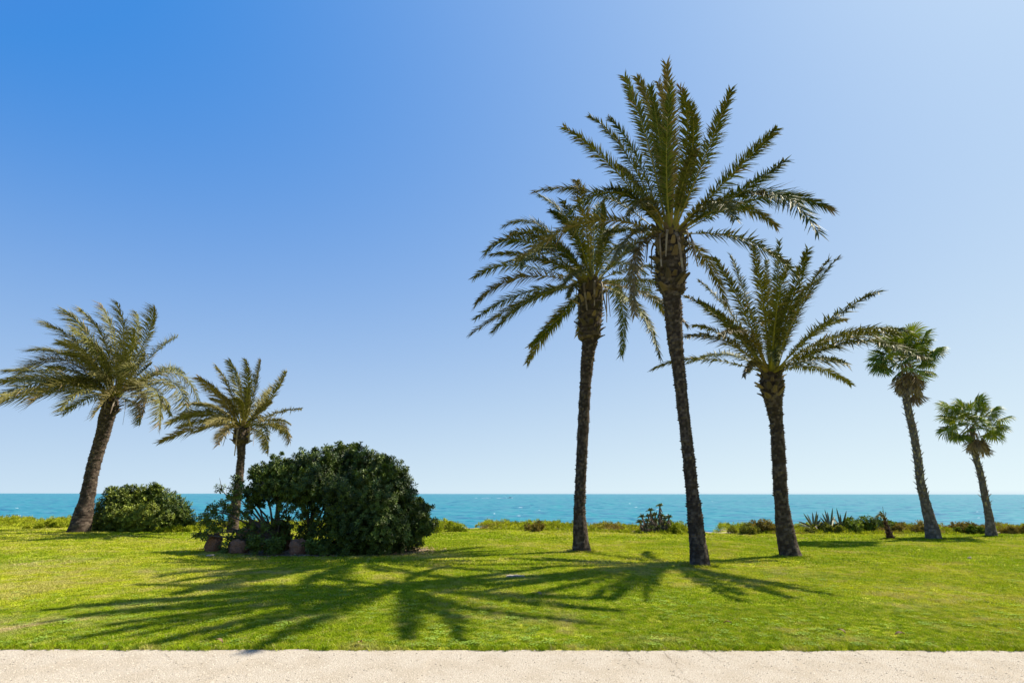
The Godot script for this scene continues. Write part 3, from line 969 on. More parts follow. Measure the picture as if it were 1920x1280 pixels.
# ------------------------------------------------------------------ shrubs
func sprig(seed_: int, leaves: int, l: float, w: float, spread: float, upright: float) -> ArrayMesh:   # a shoot tip with its leaves, along y
	var r := RandomNumberGenerator.new()
	r.seed = seed_
	var s := Soup.new()
	for i in leaves:
		var a := i * 2.39996 + r.randf() * 0.5
		var f := float(i) / leaves
		var hd := Vector3(cos(a), 0, sin(a))
		var d := (hd * spread + Vector3.UP * lerpf(upright * 0.2, upright * 1.5, f)).normalized()
		var p := Vector3(0, lerpf(-l * 0.7, 0.0, f), 0)
		var sd := d.cross(Vector3.UP).normalized() * w
		var k := l * r.randf_range(0.75, 1.15)
		var nn := sd.cross(d).normalized() * w * 0.35
		var m := p + d * k * 0.6
		var tip := p + d * k + Vector3.DOWN * k * 0.12
		var col := Color(1, 1, 1) * r.randf_range(0.75, 1.2)
		s.tri(p, m - sd + nn, m, col)
		s.tri(p, m, m + sd + nn, col)
		s.tri(m - sd + nn, tip, m, col)
		s.tri(m, tip, m + sd + nn, col)
	return s.mesh()

func limb(s: Soup, a: Vector3, b: Vector3, ra: float, rb: float) -> void:
	var y := (b - a).normalized()
	var x := y.cross(Vector3(0.3, 0.1, 0.9)).normalized()
	var z := x.cross(y)
	for k in 6:
		var t0 := TAU * k / 6.0
		var t1 := TAU * (k + 1) / 6.0
		var u := x * cos(t0) + z * sin(t0)
		var w := x * cos(t1) + z * sin(t1)
		s.quad(a + u * ra, a + w * ra, b + w * rb, b + u * rb, Color(1, 1, 1))

# clumps: [centre (local), radius, sprigs, tint]
func foliage(clumps: Array, mesh: Mesh, m: Material, parent: Node, size: float, tint_a: Color, tint_b: Color, floor_y := 0.03) -> void:
	var xf := []
	var cols := PackedColorArray()
	for c in clumps:
		var tone := rng.randf_range(-0.3, 0.3)
		for i in c[2]:
			var d := on_sphere()
			var rr: float = c[1] * pow(rng.randf(), 0.28) * rng.randf_range(0.86, 1.12)
			var p: Vector3 = c[0] + d * rr
			if p.y < floor_y: continue
			var up: Vector3 = (d + Vector3.UP * 0.55 + on_sphere() * 0.5).normalized()
			xf.append(Transform3D(facing(up, rng.randf() * TAU).scaled_local(Vector3.ONE * size * rng.randf_range(0.7, 1.25)), p))
			cols.append(mixc(tint_a, tint_b, rng.randf() * 0.8 + (c[3] if c.size() > 3 else 0.0) + tone) * rng.randf_range(0.75, 1.2))
	tag(many("foliage", mesh, m, xf, cols, parent), "", "", "", "stuff").remove_meta("label")

func stems(parent: Node, root_at: Array, clumps: Array, r0: float) -> void:
	for q in root_at.size():
		var s := Soup.new()
		var a: Vector3 = root_at[q]
		var mine := []
		for c in clumps:
			var best := 0
			for e in root_at.size():
				if Vector2(c[0].x - root_at[e].x, c[0].z - root_at[e].z).length() < Vector2(c[0].x - root_at[best].x, c[0].z - root_at[best].z).length(): best = e
			if best == q: mine.append(c[0])
		if mine.is_empty(): continue
		var fork := a + Vector3(rng.randf_range(-0.1, 0.1), 0.35, rng.randf_range(-0.1, 0.1))
		limb(s, a + Vector3(0, -0.12, 0), fork, r0, r0 * 0.8)
		for t in mine:
			var m1: Vector3 = fork.lerp(t, 0.45) + Vector3(rng.randf_range(-0.12, 0.12), rng.randf_range(-0.1, 0.1), rng.randf_range(-0.12, 0.12))
			limb(s, fork, m1, r0 * 0.55, r0 * 0.36)
			limb(s, m1, t, r0 * 0.36, r0 * 0.14)
			for e in 3: limb(s, m1.lerp(t, 0.5 + 0.2 * e), t + on_sphere() * 0.35, r0 * 0.16, r0 * 0.06)
		obj("trunk", s.mesh(), M.twig, parent)

func build_big_bush() -> void:
	rng.seed = 77
	var z := -16.3
	var base := Vector3(-4.9, land(-4.9, z), z)
	var root := thing("round_bush", "large dark evergreen bush with boulders at its foot", "bush", base)
	var clumps := []
	# outline read off the picture: [px, py, radius px, depth offset m, sprigs]
	for a in [[640, 868, 40, 0.0], [600, 862, 32, 0.3], [690, 872, 40, 0.1], [560, 880, 34, 0.2], [732, 890, 36, 0.0], [757, 930, 32, 0.1], [778, 970, 32, 0.0], [768, 1002, 30, 0.2], [735, 1015, 30, 0.6], [700, 940, 55, 0.9], [650, 925, 48, 1.1], [600, 905, 40, 0.9], [720, 985, 45, 1.2], [672, 985, 44, 1.3], [700, 1020, 30, 1.2], [655, 1022, 28, 1.3], [530, 885, 32, 0.3], [500, 905, 28, 0.5], [485, 882, 18, 0.2], [520, 915, 28, 0.6], [560, 915, 34, 0.8], [480, 925, 22, 0.4],
		[640, 890, 55, -1.0], [700, 920, 60, -1.1], [590, 895, 40, -0.9], [740, 970, 50, -1.0], [690, 990, 50, -1.2], [540, 900, 34, -0.6], [640, 850, 24, 0.0], [680, 848, 22, 0.2], [655, 846, 18, -0.3], [720, 868, 20, -0.2], [620, 858, 20, 0.5], [748, 900, 20, 0.3], [786, 952, 18, -0.3], [670, 950, 60, 0.0], [610, 900, 45, 0.0], [720, 960, 60, 0.0], [620, 1018, 24, 1.0], [800, 985, 16, 0.2], [735, 878, 16, 0.4], [580, 858, 16, -0.2], [512, 868, 14, 0.0]]:
		var zz: float = z + a[3]
		var p := pix(a[0], a[1] + (11 if a[1] < 880 else 4), zz) - base
		var r: float = pix(a[0] + a[2], a[1], zz).x - pix(a[0], a[1], zz).x
		clumps.append([p, r, int(900.0 * r * r * 1.15) + 24, 0.2 * float(a[0] < 560)])
	# the thin left side, where the sea shows between the shoots
	var thin := []
	for a in [[445, 905, 14, 0.3, 26], [430, 945, 18, 0.2, 34], [405, 955, 20, 0.3, 42], [390, 975, 18, 0.4, 36], [418, 985, 18, 0.5, 34], [455, 960, 18, 0.6, 34], [470, 990, 18, 0.6, 26], [372, 1000, 9, 0.7, 12], [385, 1004, 8, 0.8, 10], [412, 915, 9, 0.2, 10], [440, 925, 14, 0.5, 22], [500, 985, 18, 0.7, 22], [460, 925, 16, 0.4, 30], [400, 990, 12, 0.6, 16], [540, 950, 24, 0.5, 40], [580, 950, 26, 0.6, 46], [615, 960, 26, 0.6, 60], [560, 985, 22, 0.7, 34], [600, 990, 24, 0.8, 60], [525, 975, 18, 0.5, 20], [630, 985, 22, 0.9, 60], [575, 965, 24, -0.4, 26], [620, 975, 26, -0.5, 40], [440, 1012, 16, 0.6, 40], [480, 1018, 18, 1.1, 60], [515, 1022, 20, 1.1, 90], [590, 1026, 20, 1.2, 110], [530, 1000, 20, 0.2, 70], [420, 1030, 12, 0.9, 24], [570, 1005, 20, 0.4, 80], [610, 1030, 16, 1.3, 80]]:
		var zz: float = z + a[3]
		var p := pix(a[0], a[1], zz) - base
		var r: float = pix(a[0] + a[2], a[1], zz).x - pix(a[0], a[1], zz).x
		thin.append([p, r, a[4], 0.25])
	var shoots := []
	for c in clumps:                                       # single shoots that stand clear of the crown
		for i in 5:
			var d := (on_sphere() + Vector3.UP * 0.5).normalized()
			var at: Vector3 = c[0] + d * (c[1] + rng.randf_range(-0.04, 0.12))
			if at.y > 0.2: shoots.append([at, rng.randf_range(0.05, 0.14), 7, 0.45 * rng.randf()])
	var all := clumps + thin
	stems(root, [Vector3(-1.9, 0, 0.3), Vector3(-0.9, 0, 0.0), Vector3(0.1, 0, 0.2), Vector3(0.9, 0, -0.2), Vector3(1.5, 0, 0.3)], all, 0.07)
	foliage(all + shoots, sprig(41, 9, 0.1, 0.019, 0.95, 0.75), M.bush, root, 1.0, Color(0.016, 0.036, 0.006), Color(0.11, 0.155, 0.018), 0.05)
	# its bare, littered bed
	var s := Soup.new()
	var ring := []
	for i in 40:
		var a := TAU * i / 40.0
		var k := 1.0 + 0.1 * soft.get_noise_2d(cos(a) * 60.0, sin(a) * 60.0)
		var x := -5.0 + cos(a) * 2.85 * k
		var zz := -16.3 + sin(a) * 1.55 * k
		ring.append(Vector3(x, 0, zz))
	var centre := Vector3(-5.0, 0, -16.3)
	for q in 8:
		for i in 40:
			var c := []
			for e in [[q, i], [q, i + 1], [q + 1, i + 1], [q + 1, i]]:
				var p: Vector3 = centre.lerp(ring[e[1] % 40], e[0] / 8.0)
				p.y = land(p.x, p.z) + 0.014
				c.append(p)
			s.quad(c[0], c[3], c[2], c[1], Color(1, 1, 1))
	tag(obj("bed_soil", s.mesh(), M.mulch), "brown bare soil bed under the large bush", "soil", "", "structure")
	var lf := Soup.new()
	lf.quad(Vector3(-0.02, 0, 0), Vector3(0, 0.008, 0.045), Vector3(0.02, 0, 0), Vector3(0, 0.004, -0.045), Color(1, 1, 1))
	var xf := []
	var cols := PackedColorArray()
	for i in 1500:
		var a := rng.randf() * TAU
		var k := sqrt(rng.randf()) * 1.12
		var x := -5.0 + cos(a) * 2.85 * k
		var zz := -16.3 + sin(a) * 1.6 * k
		xf.append(Transform3D(Basis.from_euler(Vector3(rng.randf_range(-0.5, 0.5), rng.randf() * TAU, rng.randf_range(-0.4, 0.4))), Vector3(x, land(x, zz) + 0.03, zz)))
		cols.append(mixc(Color(0.20, 0.12, 0.06), Color(0.34, 0.24, 0.14), rng.randf()))
	tag(many("leaf_litter", lf.mesh(), M.dry, xf, cols), "brown dead leaves scattered under the large bush", "leaf litter", "", "stuff")

func build_rock(px: float, py: float, w: float, h: float, d: float, seed_: int, tone: Color, label: String, lift := 0.0) -> void:
	var at := gnd(px, py)
	var f := FastNoiseLite.new()
	f.seed = seed_
	f.frequency = 0.9
	var pts := PackedVector3Array()
	var colors := PackedColorArray()
	for r in 19:
		var up := PI * (0.5 - r / 18.0)
		for k in 29:
			var a := TAU * (k % 28) / 28.0
			var dir := Vector3(cos(a) * cos(up), sin(up), sin(a) * cos(up))
			var q := dir.sign() * Vector3(pow(absf(dir.x), 0.75), pow(absf(dir.y), 0.75), pow(absf(dir.z), 0.75))
			var cut := 0.12 * absf(f.get_noise_3d(dir.x * 2.0 + 4.0, dir.y * 2.0, dir.z * 2.0)) * -2.0
			var k2 := 1.05 + cut + 0.35 * f.get_noise_3d(dir.x * 1.2, dir.y * 1.2, dir.z * 1.2) + 0.16 * f.get_noise_3d(dir.x * 4.0, dir.y * 4.0, dir.z * 4.0)
			pts.append(Vector3(q.x * w * 0.5, q.y * h * 0.5 + h * 0.38 + lift, q.z * d * 0.5) * Vector3(k2, k2, k2))
			colors.append(tone * (1.0 + 0.3 * f.get_noise_3d(dir.x * 3.0 + 9.0, dir.y * 3.0, dir.z * 3.0)))
	var o := obj("boulder", grid_mesh(pts, 29, 19, colors), M.rock)
	o.position = at
	tag(o, label, "rock", "rocks around the round bush")

func build_left_bush() -> void:
	rng.seed = 88
	var z := -25.2
	var base := pix(265, 998, z)
	base.y = land(base.x, base.z)
	var root := thing("broad_bush", "broad bright green bush behind the leaning date palm", "bush", base)
	var clumps := []
	for a in [[200, 955, 26, 0.0], [225, 945, 26, 0.3], [250, 940, 30, 0.0], [280, 935, 28, -0.2], [290, 918, 12, 0], [310, 945, 26, 0.1], [330, 960, 26, 0.2], [345, 975, 20, 0.3], [215, 975, 24, 0.8], [245, 975, 26, 0.9], [190, 980, 18, 0.4], [275, 970, 26, 0.9], [305, 978, 20, 0.9], [260, 960, 40, -0.6], [310, 965, 34, -0.6], [210, 925, 14, 0], [235, 922, 12, 0.1], [355, 985, 12, 0.3]]:
		var p := pix(a[0], a[1], z + a[3]) - base
		var r: float = pix(a[0] + a[2], a[1], z).x - pix(a[0], a[1], z).x
		clumps.append([p, r, int(780.0 * r * r) + 24, 0.35 * float(a[3] > 0.25 and a[0] < 300)])
	stems(root, [Vector3(-0.9, 0, 0), Vector3(0.1, 0, 0.1), Vector3(1.0, 0, 0)], clumps, 0.06)
	foliage(clumps, sprig(42, 9, 0.12, 0.024, 0.9, 0.8), M.bush, root, 1.0, Color(0.045, 0.08, 0.010), Color(0.22, 0.26, 0.025), 0.05)

# low mounds of shrub along the lawn's far edge
func mound(called: String, label: String, category: String, px: float, py: float, wpx: float, hpx: float, deep: float, back: float, tint_a: Color, tint_b: Color, group: String, kind := 0) -> void:
	var at := gnd(px, py)
	at.z -= back
	at = pix(px, 960, at.z)
	at.y = land(at.x, at.z)
	var root := thing(called, label, category, at, group)
	var mpp := pix(px + 1, py, at.z).x - pix(px, py, at.z).x
	var w := wpx * mpp
	var h := hpx * mpp
	var clumps := []
	var n := maxi(5, int(w * deep * 4.0))
	for i in n:
		var u := rng.randf_range(-1, 1)
		var v := rng.randf_range(-1, 1) * sqrt(1.0 - u * u)
		var top := h * sqrt(maxf(0.05, 1.0 - u * u * 0.85 - v * v * 0.5)) * rng.randf_range(0.75, 1.05)
		var r := clampf(h * 0.42, 0.12, 0.4)
		clumps.append([Vector3(u * w * 0.5 * 0.9, maxf(top - r, 0.08), v * deep * 0.5), r, int(70.0 * (0.3 + r)), 0.0])
	var s := Soup.new()
	for c in clumps: limb(s, Vector3(c[0].x * 0.6, -0.1, c[0].z * 0.6), c[0], 0.012, 0.006)
	obj("stems", s.mesh(), M.twig, root)
	var mesh := sprig(43, 12, 0.13, 0.014, 0.8, 1.0) if kind == 0 else sprig(44, 9, 0.12, 0.03, 0.9, 0.8)
	foliage(clumps, mesh, M.cover, root, 1.0, tint_a, tint_b, 0.02)

func build_edge() -> void:
	rng.seed = 99
	var lime := [Color(0.17, 0.22, 0.012), Color(0.44, 0.46, 0.03)]
	var olive := [Color(0.11, 0.13, 0.02), Color(0.28, 0.27, 0.05)]
	var rust := [Color(0.15, 0.12, 0.025), Color(0.33, 0.25, 0.08)]
	var deepg := [Color(0.045, 0.08, 0.012), Color(0.17, 0.22, 0.025)]
	var G := "low shrubs along the lawn's sea edge"
	var A := [
		["lime_shrub", "low lime green shrub beside the large bush on its seaward side", 838, 999, 75, 24, 1.4, 0.3, lime, 0],
		["lime_shrub", "pale lime ground shrubs at the foot of the leaning palm", 95, 992, 90, 14, 1.2, 0.2, lime, 0],
		["lime_shrub", "low lime shrub between the broad bush and the large bush", 330, 998, 100, 14, 1.2, 0.0, lime, 0],
		["dry_shrub", "brownish low shrub behind the slim palm's trunk on the lawn edge", 1008, 998, 50, 20, 1.1, 0.4, rust, 0],
		["lime_shrub", "lime green tussock at the foot of the tree aloe", 1256, 1000, 56, 34, 1.0, 0.1, lime, 0],
		["dry_shrub", "rounded brownish shrub beside the stout palm's trunk", 1428, 1002, 70, 28, 1.4, 0.3, rust, 0],
		["dry_shrub", "small lime and brown shrub on the open edge next to rounded brownish shrub", 1392, 1002, 46, 19, 1.1, 0.2, olive, 0],
		["green_shrub", "leafy green shrub beside the agaves", 1608, 1000, 74, 34, 1.6, 0.4, deepg, 1],
		["green_shrub", "dark leafy shrub behind the dried young palm", 1655, 1000, 60, 32, 1.3, 0.7, deepg, 1],
		["green_shrub", "low leafy shrub in front of the agaves", 1548, 1000, 96, 18, 1.2, 0.0, olive, 1],
		["dry_shrub", "rust coloured low shrub between dried young palm and fan palms", 1710, 1000, 90, 23, 1.6, 0.4, rust, 0],
		["dry_shrub", "rust topped low shrub between the two fan palms", 1790, 1000, 90, 24, 1.5, 0.4, rust, 0],
		["green_shrub", "dark green clump in the shrubs between the two fan palms", 1815, 1001, 50, 17, 0.9, -0.1, deepg, 1],
		["dry_shrub", "dark rust shrub past the smaller fan palm", 1905, 1003, 50, 20, 1.5, 0.2, rust, 0],
	]
	for a in A: mound(a[0], a[1], "shrub", a[2], a[3], a[4], a[5], a[6], a[7], a[8][0], a[8][1], G, a[9])
	# the creeping cover that ties them together
	var mesh := sprig(45, 12, 0.13, 0.013, 0.9, 0.9)
	var xf := []
	var cols := PackedColorArray()
	for i in 24000:
		var x := rng.randf_range(-34.0, 30.0)
		var back := rng.randf_range(-0.25, 3.4)
		var z := rim(x) - back
		var bare := smoothstep(0.15, 0.5, 1.0 - absf(x + 2.1) / 1.1) * float(back < 1.6)
		if rng.randf() < bare: continue
		if rng.randf() < 1.1 * exp(-pow((x - 8.7) / 0.95, 2.0)) + 1.1 * exp(-pow((x - 20.3) / 0.5, 2.0)) + 0.9 * exp(-pow((x + 2.3) / 0.6, 2.0)): continue
		var d := soft.get_noise_2d(x * 14.0, z * 14.0)
		if d + 0.25 < back * 0.02 - 0.1: continue
		var h := (0.09 + 0.27 * maxf(0.0, d + 0.3)) * sin(clampf((back + 0.3) / 2.4, 0, 1) * PI * 0.6) * rng.randf_range(0.4, 1.1)
		if x < -20.0: h *= 1.3
		xf.append(Transform3D(facing((Vector3.UP + on_sphere() * 0.7).normalized(), rng.randf() * TAU).scaled_local(Vector3.ONE * rng.randf_range(0.7, 1.3)), Vector3(x, land(x, z) + h, z)))
		var red := smoothstep(0.0, 0.35, patch.get_noise_2d(x * 3.0 + 500.0, z * 3.0) + (0.05 if x > 9.0 else -0.3))
		cols.append(mixc(mixc(lime[0], lime[1], rng.randf()), mixc(rust[0], rust[1], rng.randf()), red) * rng.randf_range(0.7, 1.2))
	tag(many("ground_cover", mesh, M.cover, xf, cols), "low green and brown ground cover along the lawn's sea edge", "ground cover", "", "stuff")

# ------------------------------------------------------------------ succulents and the dried young palm
func blade(s: Soup, a: Vector3, dir: Vector3, l: float, w: float, curl: Vector3, ca: Color, cb: Color) -> void:   # a thick channelled leaf with pale edges
	var sd := dir.cross(Vector3(0.2, 0.3, 1.0)).normalized()
	var nn := sd.cross(dir).normalized()
	var last := []
	for i in 7:
		var f := i / 6.0
		var p := a + dir * l * f + curl * l * f * f
		var wd := w * (0.75 + 0.9 * f) * (1.0 - pow(f, 2.2)) + 0.003
		var e := [p - sd * wd + nn * wd * 0.35, p - sd * wd * 0.72 + nn * wd * 0.1, p - nn * wd * 0.28, p + sd * wd * 0.72 + nn * wd * 0.1, p + sd * wd + nn * wd * 0.35, p - nn * wd * 0.65]
		if last:
			for k in 6:
				s.quad(last[k], last[(k + 1) % 6], e[(k + 1) % 6], e[k], cb if k == 0 or k == 3 else ca)
		last = e

func build_agaves() -> void:
	rng.seed = 55
	var data := [[1526, 988, [[1507, 961], [1514, 963], [1524, 959], [1532, 957], [1535, 962], [1540, 972], [1500, 977]], "agave with slender upright grey green leaves, nearest the stout palm"], [1556, 988, [[1542, 961], [1547, 954], [1552, 958], [1562, 951], [1538, 968], [1566, 966], [1575, 978]], "agave in the middle of the agave clump with dead grey leaves below"], [1577, 988, [[1569, 951], [1576, 962], [1588, 956], [1599, 965], [1563, 968], [1590, 974], [1596, 980]], "agave with leaves spreading wide beside the leafy green shrub"]]
	for a in data:
		var at := gnd(a[0], 1001)
		at.z -= 0.9
		at = pix(a[0], a[1], at.z)
		at.y = land(at.x, at.z)
		var root := thing("agave", a[3], "agave", at, "agaves on the lawn edge")
		for t in a[2]:
			var zz := at.z + rng.randf_range(-0.5, 0.5)
			var tip := pix(t[0], t[1], zz) - at
			var foot := Vector3(tip.x * 0.12, 0.18, (zz - at.z) * 0.15)
			var s := Soup.new()
			var green := mixc(Color(0.06, 0.085, 0.055), Color(0.11, 0.13, 0.07), rng.randf())
			blade(s, foot, (tip - foot).normalized(), (tip - foot).length(), 0.05, Vector3(0, 0, 0), green, Color(0.30, 0.27, 0.10))
			obj("leaf", s.mesh(), M.succulent, root)
		for i in 12:
			var az := i * 2.39996
			var hd := Vector3(cos(az), 0, sin(az))
			var dead := i % 3 == 0
			var dir := (hd + Vector3.UP * rng.randf_range(0.15, 0.9)).normalized()
			var s := Soup.new()
			var c := Color(0.24, 0.2, 0.17) if dead else mixc(Color(0.06, 0.085, 0.055), Color(0.12, 0.14, 0.075), rng.randf())
			blade(s, Vector3(0, 0.14, 0) + hd * 0.05, dir, rng.randf_range(0.45, 0.8), 0.042, Vector3(0, -0.55 if dead else -0.05, 0), c, mixc(c, Color(0.34, 0.3, 0.14), 0.6))
			obj("leaf", s.mesh(), M.dry if dead else M.succulent, root)

func build_aloe() -> void:
	rng.seed = 56
	var at := gnd(1232, 1000)
	var z := at.z
	var root := thing("tree_aloe", "tree aloe with several rosettes on dead leaf stems", "aloe", at)
	for t in [[1238, 948, 9], [1220, 957, 8], [1224, 967, 8], [1204, 969, 7], [1200, 979, 7], [1241, 968, 6], [1256, 969, 7], [1230, 976, 9], [1246, 980, 8], [1212, 985, 8], [1236, 988, 9], [1222, 990, 8], [1214, 977, 8], [1248, 972, 8], [1207, 990, 8], [1229, 965, 8], [1250, 990, 8], [1216, 968, 7]]:
		var zz: float = z + rng.randf_range(-0.4, 0.3)
		var top := pix(t[0], t[1], zz) - at
		var foot := Vector3(top.x * 0.45, -0.1, (zz - z) * 0.4)
		var s := Soup.new()
		limb(s, foot, foot.lerp(top, 0.55) + Vector3(0, 0.03, 0), 0.075, 0.06)
		limb(s, foot.lerp(top, 0.55) + Vector3(0, 0.03, 0), top, 0.05, 0.035)
		var stem := obj("stem", s.mesh(), M.twig, root)
		for i in 34:                        # the dry leaves that clothe the stem, then the living rosette
			var az := i * 2.39996
			var hd := Vector3(cos(az), 0, sin(az))
			var q := Soup.new()
			if i < 20:
				var foot2 := foot.lerp(top, rng.randf_range(0.2, 0.97))
				blade(q, foot2, (hd * 0.75 + Vector3.DOWN).normalized(), 0.22, 0.026, Vector3.ZERO, Color(0.16, 0.11, 0.08), Color(0.24, 0.18, 0.12))
				obj("dead_leaf", q.mesh(), M.dry, stem)
			else:
				var el := lerpf(1.3, 0.15, (i - 20) / 13.0)
				var c := mixc(Color(0.07, 0.10, 0.04), Color(0.19, 0.21, 0.06), rng.randf())
				blade(q, top, (hd * cos(el) + Vector3.UP * sin(el)).normalized(), rng.randf_range(0.15, 0.25), 0.026, Vector3(0, -0.35, 0), c, mixc(c, Color(0.3, 0.28, 0.12), 0.4))
				obj("leaf", q.mesh(), M.succulent, stem)

func build_young_palm() -> void:
	rng.seed = 57
	var base := gnd(1671, 1011)
	var z := base.z
	var root := thing("young_palm", "dried young palm leaning on the lawn, brown stem and drooping fronds", "palm tree", base)
	var sp := spine([[1672, 1014, 15], [1671, 1009, 15], [1668, 1000, 11], [1664, 988, 7], [1661, 978, 5], [1659, 970, 3]], z)
	var trunk := obj("trunk", trunk_mesh(sp, base, 0.05, 0.03, Color(0.045, 0.025, 0.018), Color(0.14, 0.075, 0.05), 57), M.bark, root)
	var stub := leaf_base_mesh(6)
	var m := StandardMaterial3D.new()
	m.vertex_color_use_as_albedo = true
	m.albedo_color = lin(0.13, 0.07, 0.045)
	m.roughness = 0.95
	for i in 26:
		var at: Array = sp[int((i / 26.0) * (sp.size() - 1))]
		var a := i * 2.39996
		var dir := Vector3(cos(a), 0, sin(a))
		var up := (Vector3.UP + dir * 0.35).normalized()
		var out := (dir - up * dir.dot(up)).normalized()
		var st := obj("leaf_base", stub, m, trunk)
		st.transform = Transform3D(Basis(up.cross(out), up, out).scaled_local(Vector3.ONE * 0.5), at[0] - base + dir * at[1] * 0.7)
	var top: Vector3 = sp[-1][0] - base
	for t in [[1656, 950, 1658, 962], [1644, 977, 1650, 963], [1648, 968, 1652, 962], [1652, 958, 1656, 964], [1640, 974, 1650, 966], [1662, 960, 1661, 966], [1650, 985, 1653, 969]]:
		var zz := z + rng.randf_range(-0.15, 0.15)
		var tip := pix(t[0], t[1], zz) - base
		var mid := pix(t[2], t[3], zz) - base
		obj("frond", frond_mesh(top, mid * 2.0 - (top + tip) * 0.5, tip, {"count": 16, "leaflet": 0.4, "wind": Vector3(-0.3, -0.2, 0), "wide": 0.8}, 5700 + int(t[0])), M.frond, root)

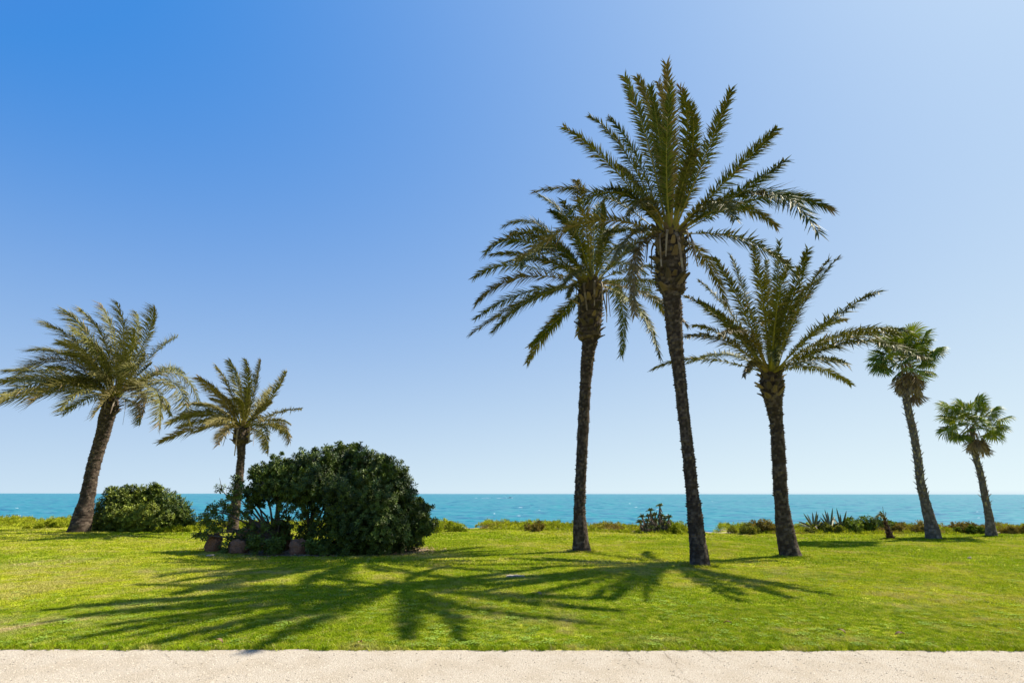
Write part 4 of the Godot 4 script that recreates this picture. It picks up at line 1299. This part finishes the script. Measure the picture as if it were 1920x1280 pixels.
# ------------------------------------------------------------------ small things
func build_small() -> void:
	rng.seed = 66
	# boulders round the bush
	build_rock(398, 1038, 0.40, 0.50, 0.36, 1, Color(0.27, 0.135, 0.075), "upright reddish boulder at the edge of the large bush")
	build_rock(559, 1042, 0.46, 0.42, 0.4, 2, Color(0.27, 0.135, 0.075), "rounded reddish boulder in front of the large bush's stems")
	build_rock(474, 1032, 0.85, 0.82, 0.6, 3, Color(0.27, 0.135, 0.075), "broad flat topped boulder beside the small palm's foot")
	build_rock(520, 1034, 0.62, 0.85, 0.55, 4, Color(0.27, 0.135, 0.075), "tall reddish boulder under the large bush's branches")
	build_rock(446, 1040, 0.5, 0.36, 0.4, 5, Color(0.27, 0.135, 0.075), "low boulder between upright and flat topped boulders")
	build_rock(700, 1036, 0.3, 0.2, 0.26, 6, Color(0.27, 0.135, 0.075), "small low stone under the dense side of the large bush")
	build_rock(394, 1047, 0.22, 0.06, 0.16, 7, Color(0.32, 0.29, 0.24), "pale flat stone on grass beside the upright reddish boulder")
	build_rock(966, 1083, 0.36, 0.035, 0.2, 8, Color(0.34, 0.31, 0.26), "flat grey stone set in the lawn within palm shadows")
	build_rock(1820, 1049, 0.08, 0.06, 0.07, 9, Color(0.42, 0.39, 0.33), "small pale stone alone on the open lawn")
	# fallen leaves by the path
	var lf := Soup.new()
	for k in 6:
		var f0 := k / 6.0
		var f1 := (k + 1) / 6.0
		var w0 := sin(PI * f0) * 0.022
		var w1 := sin(PI * f1) * 0.022
		var p0 := Vector3(0, 0.02 * sin(f0 * 3.0), f0 * 0.11 - 0.055)
		var p1 := Vector3(0, 0.02 * sin(f1 * 3.0), f1 * 0.11 - 0.055)
		lf.quad(p0, p1, p1 + Vector3(w1, 0.012, 0), p0 + Vector3(w0, 0.012, 0), Color(0.28, 0.19, 0.10))
		lf.quad(p0, p0 + Vector3(-w0, 0.012, 0), p1 + Vector3(-w1, 0.012, 0), p1, Color(0.24, 0.16, 0.08))
	var lm := lf.mesh()
	for a in [[80, 1214], [410, 1210], [676, 1212], [748, 1215], [1690, 1196], [1580, 1192], [1012, 1120], [1366, 1176]]:
		var p := gnd(a[0], a[1])
		var o := obj("fallen_leaf", lm, M.dry)
		o.position = p + Vector3(0, 0.03, 0)
		o.rotation = Vector3(rng.randf_range(-0.3, 0.3), rng.randf() * TAU, rng.randf_range(-0.4, 0.4))
		tag(o, "curled brown leaf lying on the lawn", "leaf", "fallen leaves on the lawn")
	# the motor boat and its wake
	var z := -950.0
	var at := pix(957, 931.5, z)
	at.y = SEA_LEVEL + 0.25
	var boat := thing("motor_boat", "small white motor boat far out on the sea", "boat", at)
	var hull := Soup.new()
	var secs := [[-4.2, 1.3, 0.9], [-2.0, 1.45, 1.0], [1.0, 1.35, 1.15], [3.2, 0.8, 1.4], [4.6, 0.06, 1.65]]
	var last := []
	for q in secs:
		var e := [Vector3(q[0], -0.4, 0), Vector3(q[0], 0.15, q[1] * 0.85), Vector3(q[0], q[2], q[1]), Vector3(q[0], q[2] - 0.05, 0), Vector3(q[0], q[2], -q[1]), Vector3(q[0], 0.15, -q[1] * 0.85)]
		if last:
			for k in 6: hull.quad(last[k], last[(k + 1) % 6], e[(k + 1) % 6], e[k], Color(1, 1, 1))
		else:
			for k in range(1, 5): hull.tri(e[0], e[k], e[k + 1], Color(1, 1, 1))
		last = e
	obj("hull", hull.mesh(), M.paint, boat)
	var cab := Soup.new()
	var lo := [Vector3(-2.2, 0.95, 1.0), Vector3(1.6, 1.05, 1.0), Vector3(1.6, 1.05, -1.0), Vector3(-2.2, 0.95, -1.0)]
	var hi := [Vector3(-2.0, 2.1, 0.85), Vector3(0.6, 2.1, 0.85), Vector3(0.6, 2.1, -0.85), Vector3(-2.0, 2.1, -0.85)]
	for k in 4: cab.quad(lo[k], lo[(k + 1) % 4], hi[(k + 1) % 4], hi[k], Color(1, 1, 1))
	cab.quad(hi[0], hi[1], hi[2], hi[3], Color(1, 1, 1))
	obj("cabin", cab.mesh(), M.paint, boat)
	var ws := Soup.new()
	ws.quad(Vector3(1.5, 1.25, 0.9), Vector3(1.5, 1.25, -0.9), Vector3(0.78, 2.0, -0.8), Vector3(0.78, 2.0, 0.8), Color(1, 1, 1))
	ws.quad(Vector3(-1.9, 1.3, 1.0), Vector3(1.2, 1.35, 1.0), Vector3(0.6, 1.95, 0.9), Vector3(-1.9, 1.95, 0.9), Color(1, 1, 1))
	obj("windscreen", ws.mesh(), M.pane, boat)
	var wake := Soup.new()
	for a in [[-6.0, -16.0, 0.55], [-17.0, -23.0, 0.3], [-33.0, -46.0, 0.3], [-46.5, -52.0, 0.25], [-57.0, -60.0, 0.2], [3.5, -3.0, 0.35]]:
		for i in 26:
			var x := rng.randf_range(a[1], a[0])
			var w := rng.randf_range(0.7, 1.8)
			var h: float = 1.5 * a[2] * rng.randf_range(0.4, 1.2)
			var p := Vector3(x, -0.25, rng.randf_range(-1.3, 1.6))
			wake.tri(p + Vector3(-w, 0, 0.3), p + Vector3(0.1, h + 0.35, 0), p + Vector3(w, 0, 0.3), Color(1, 1, 1))
			wake.tri(p + Vector3(-w, 0, -0.3), p + Vector3(w, 0, -0.3), p + Vector3(0.1, h + 0.35, 0), Color(1, 1, 1))
	var wk := obj("boat_wake", wake.mesh(), M.foam)
	wk.position = at
	tag(wk, "white foam wake trailing behind the motor boat", "wake", "", "stuff")

func _ready() -> void:
	rng.seed = 12345
	soft.seed = 3
	soft.frequency = 0.05
	soft.fractal_octaves = 3
	patch.seed = 8
	patch.frequency = 0.06
	patch.fractal_octaves = 3
	set_air()
	set_materials()
	build_setting()
	build_grass()
	build_big_bush()
	build_left_bush()
	build_palms()
	build_fan_palms()
	build_edge()
	build_agaves()
	build_aloe()
	build_young_palm()
	build_small()
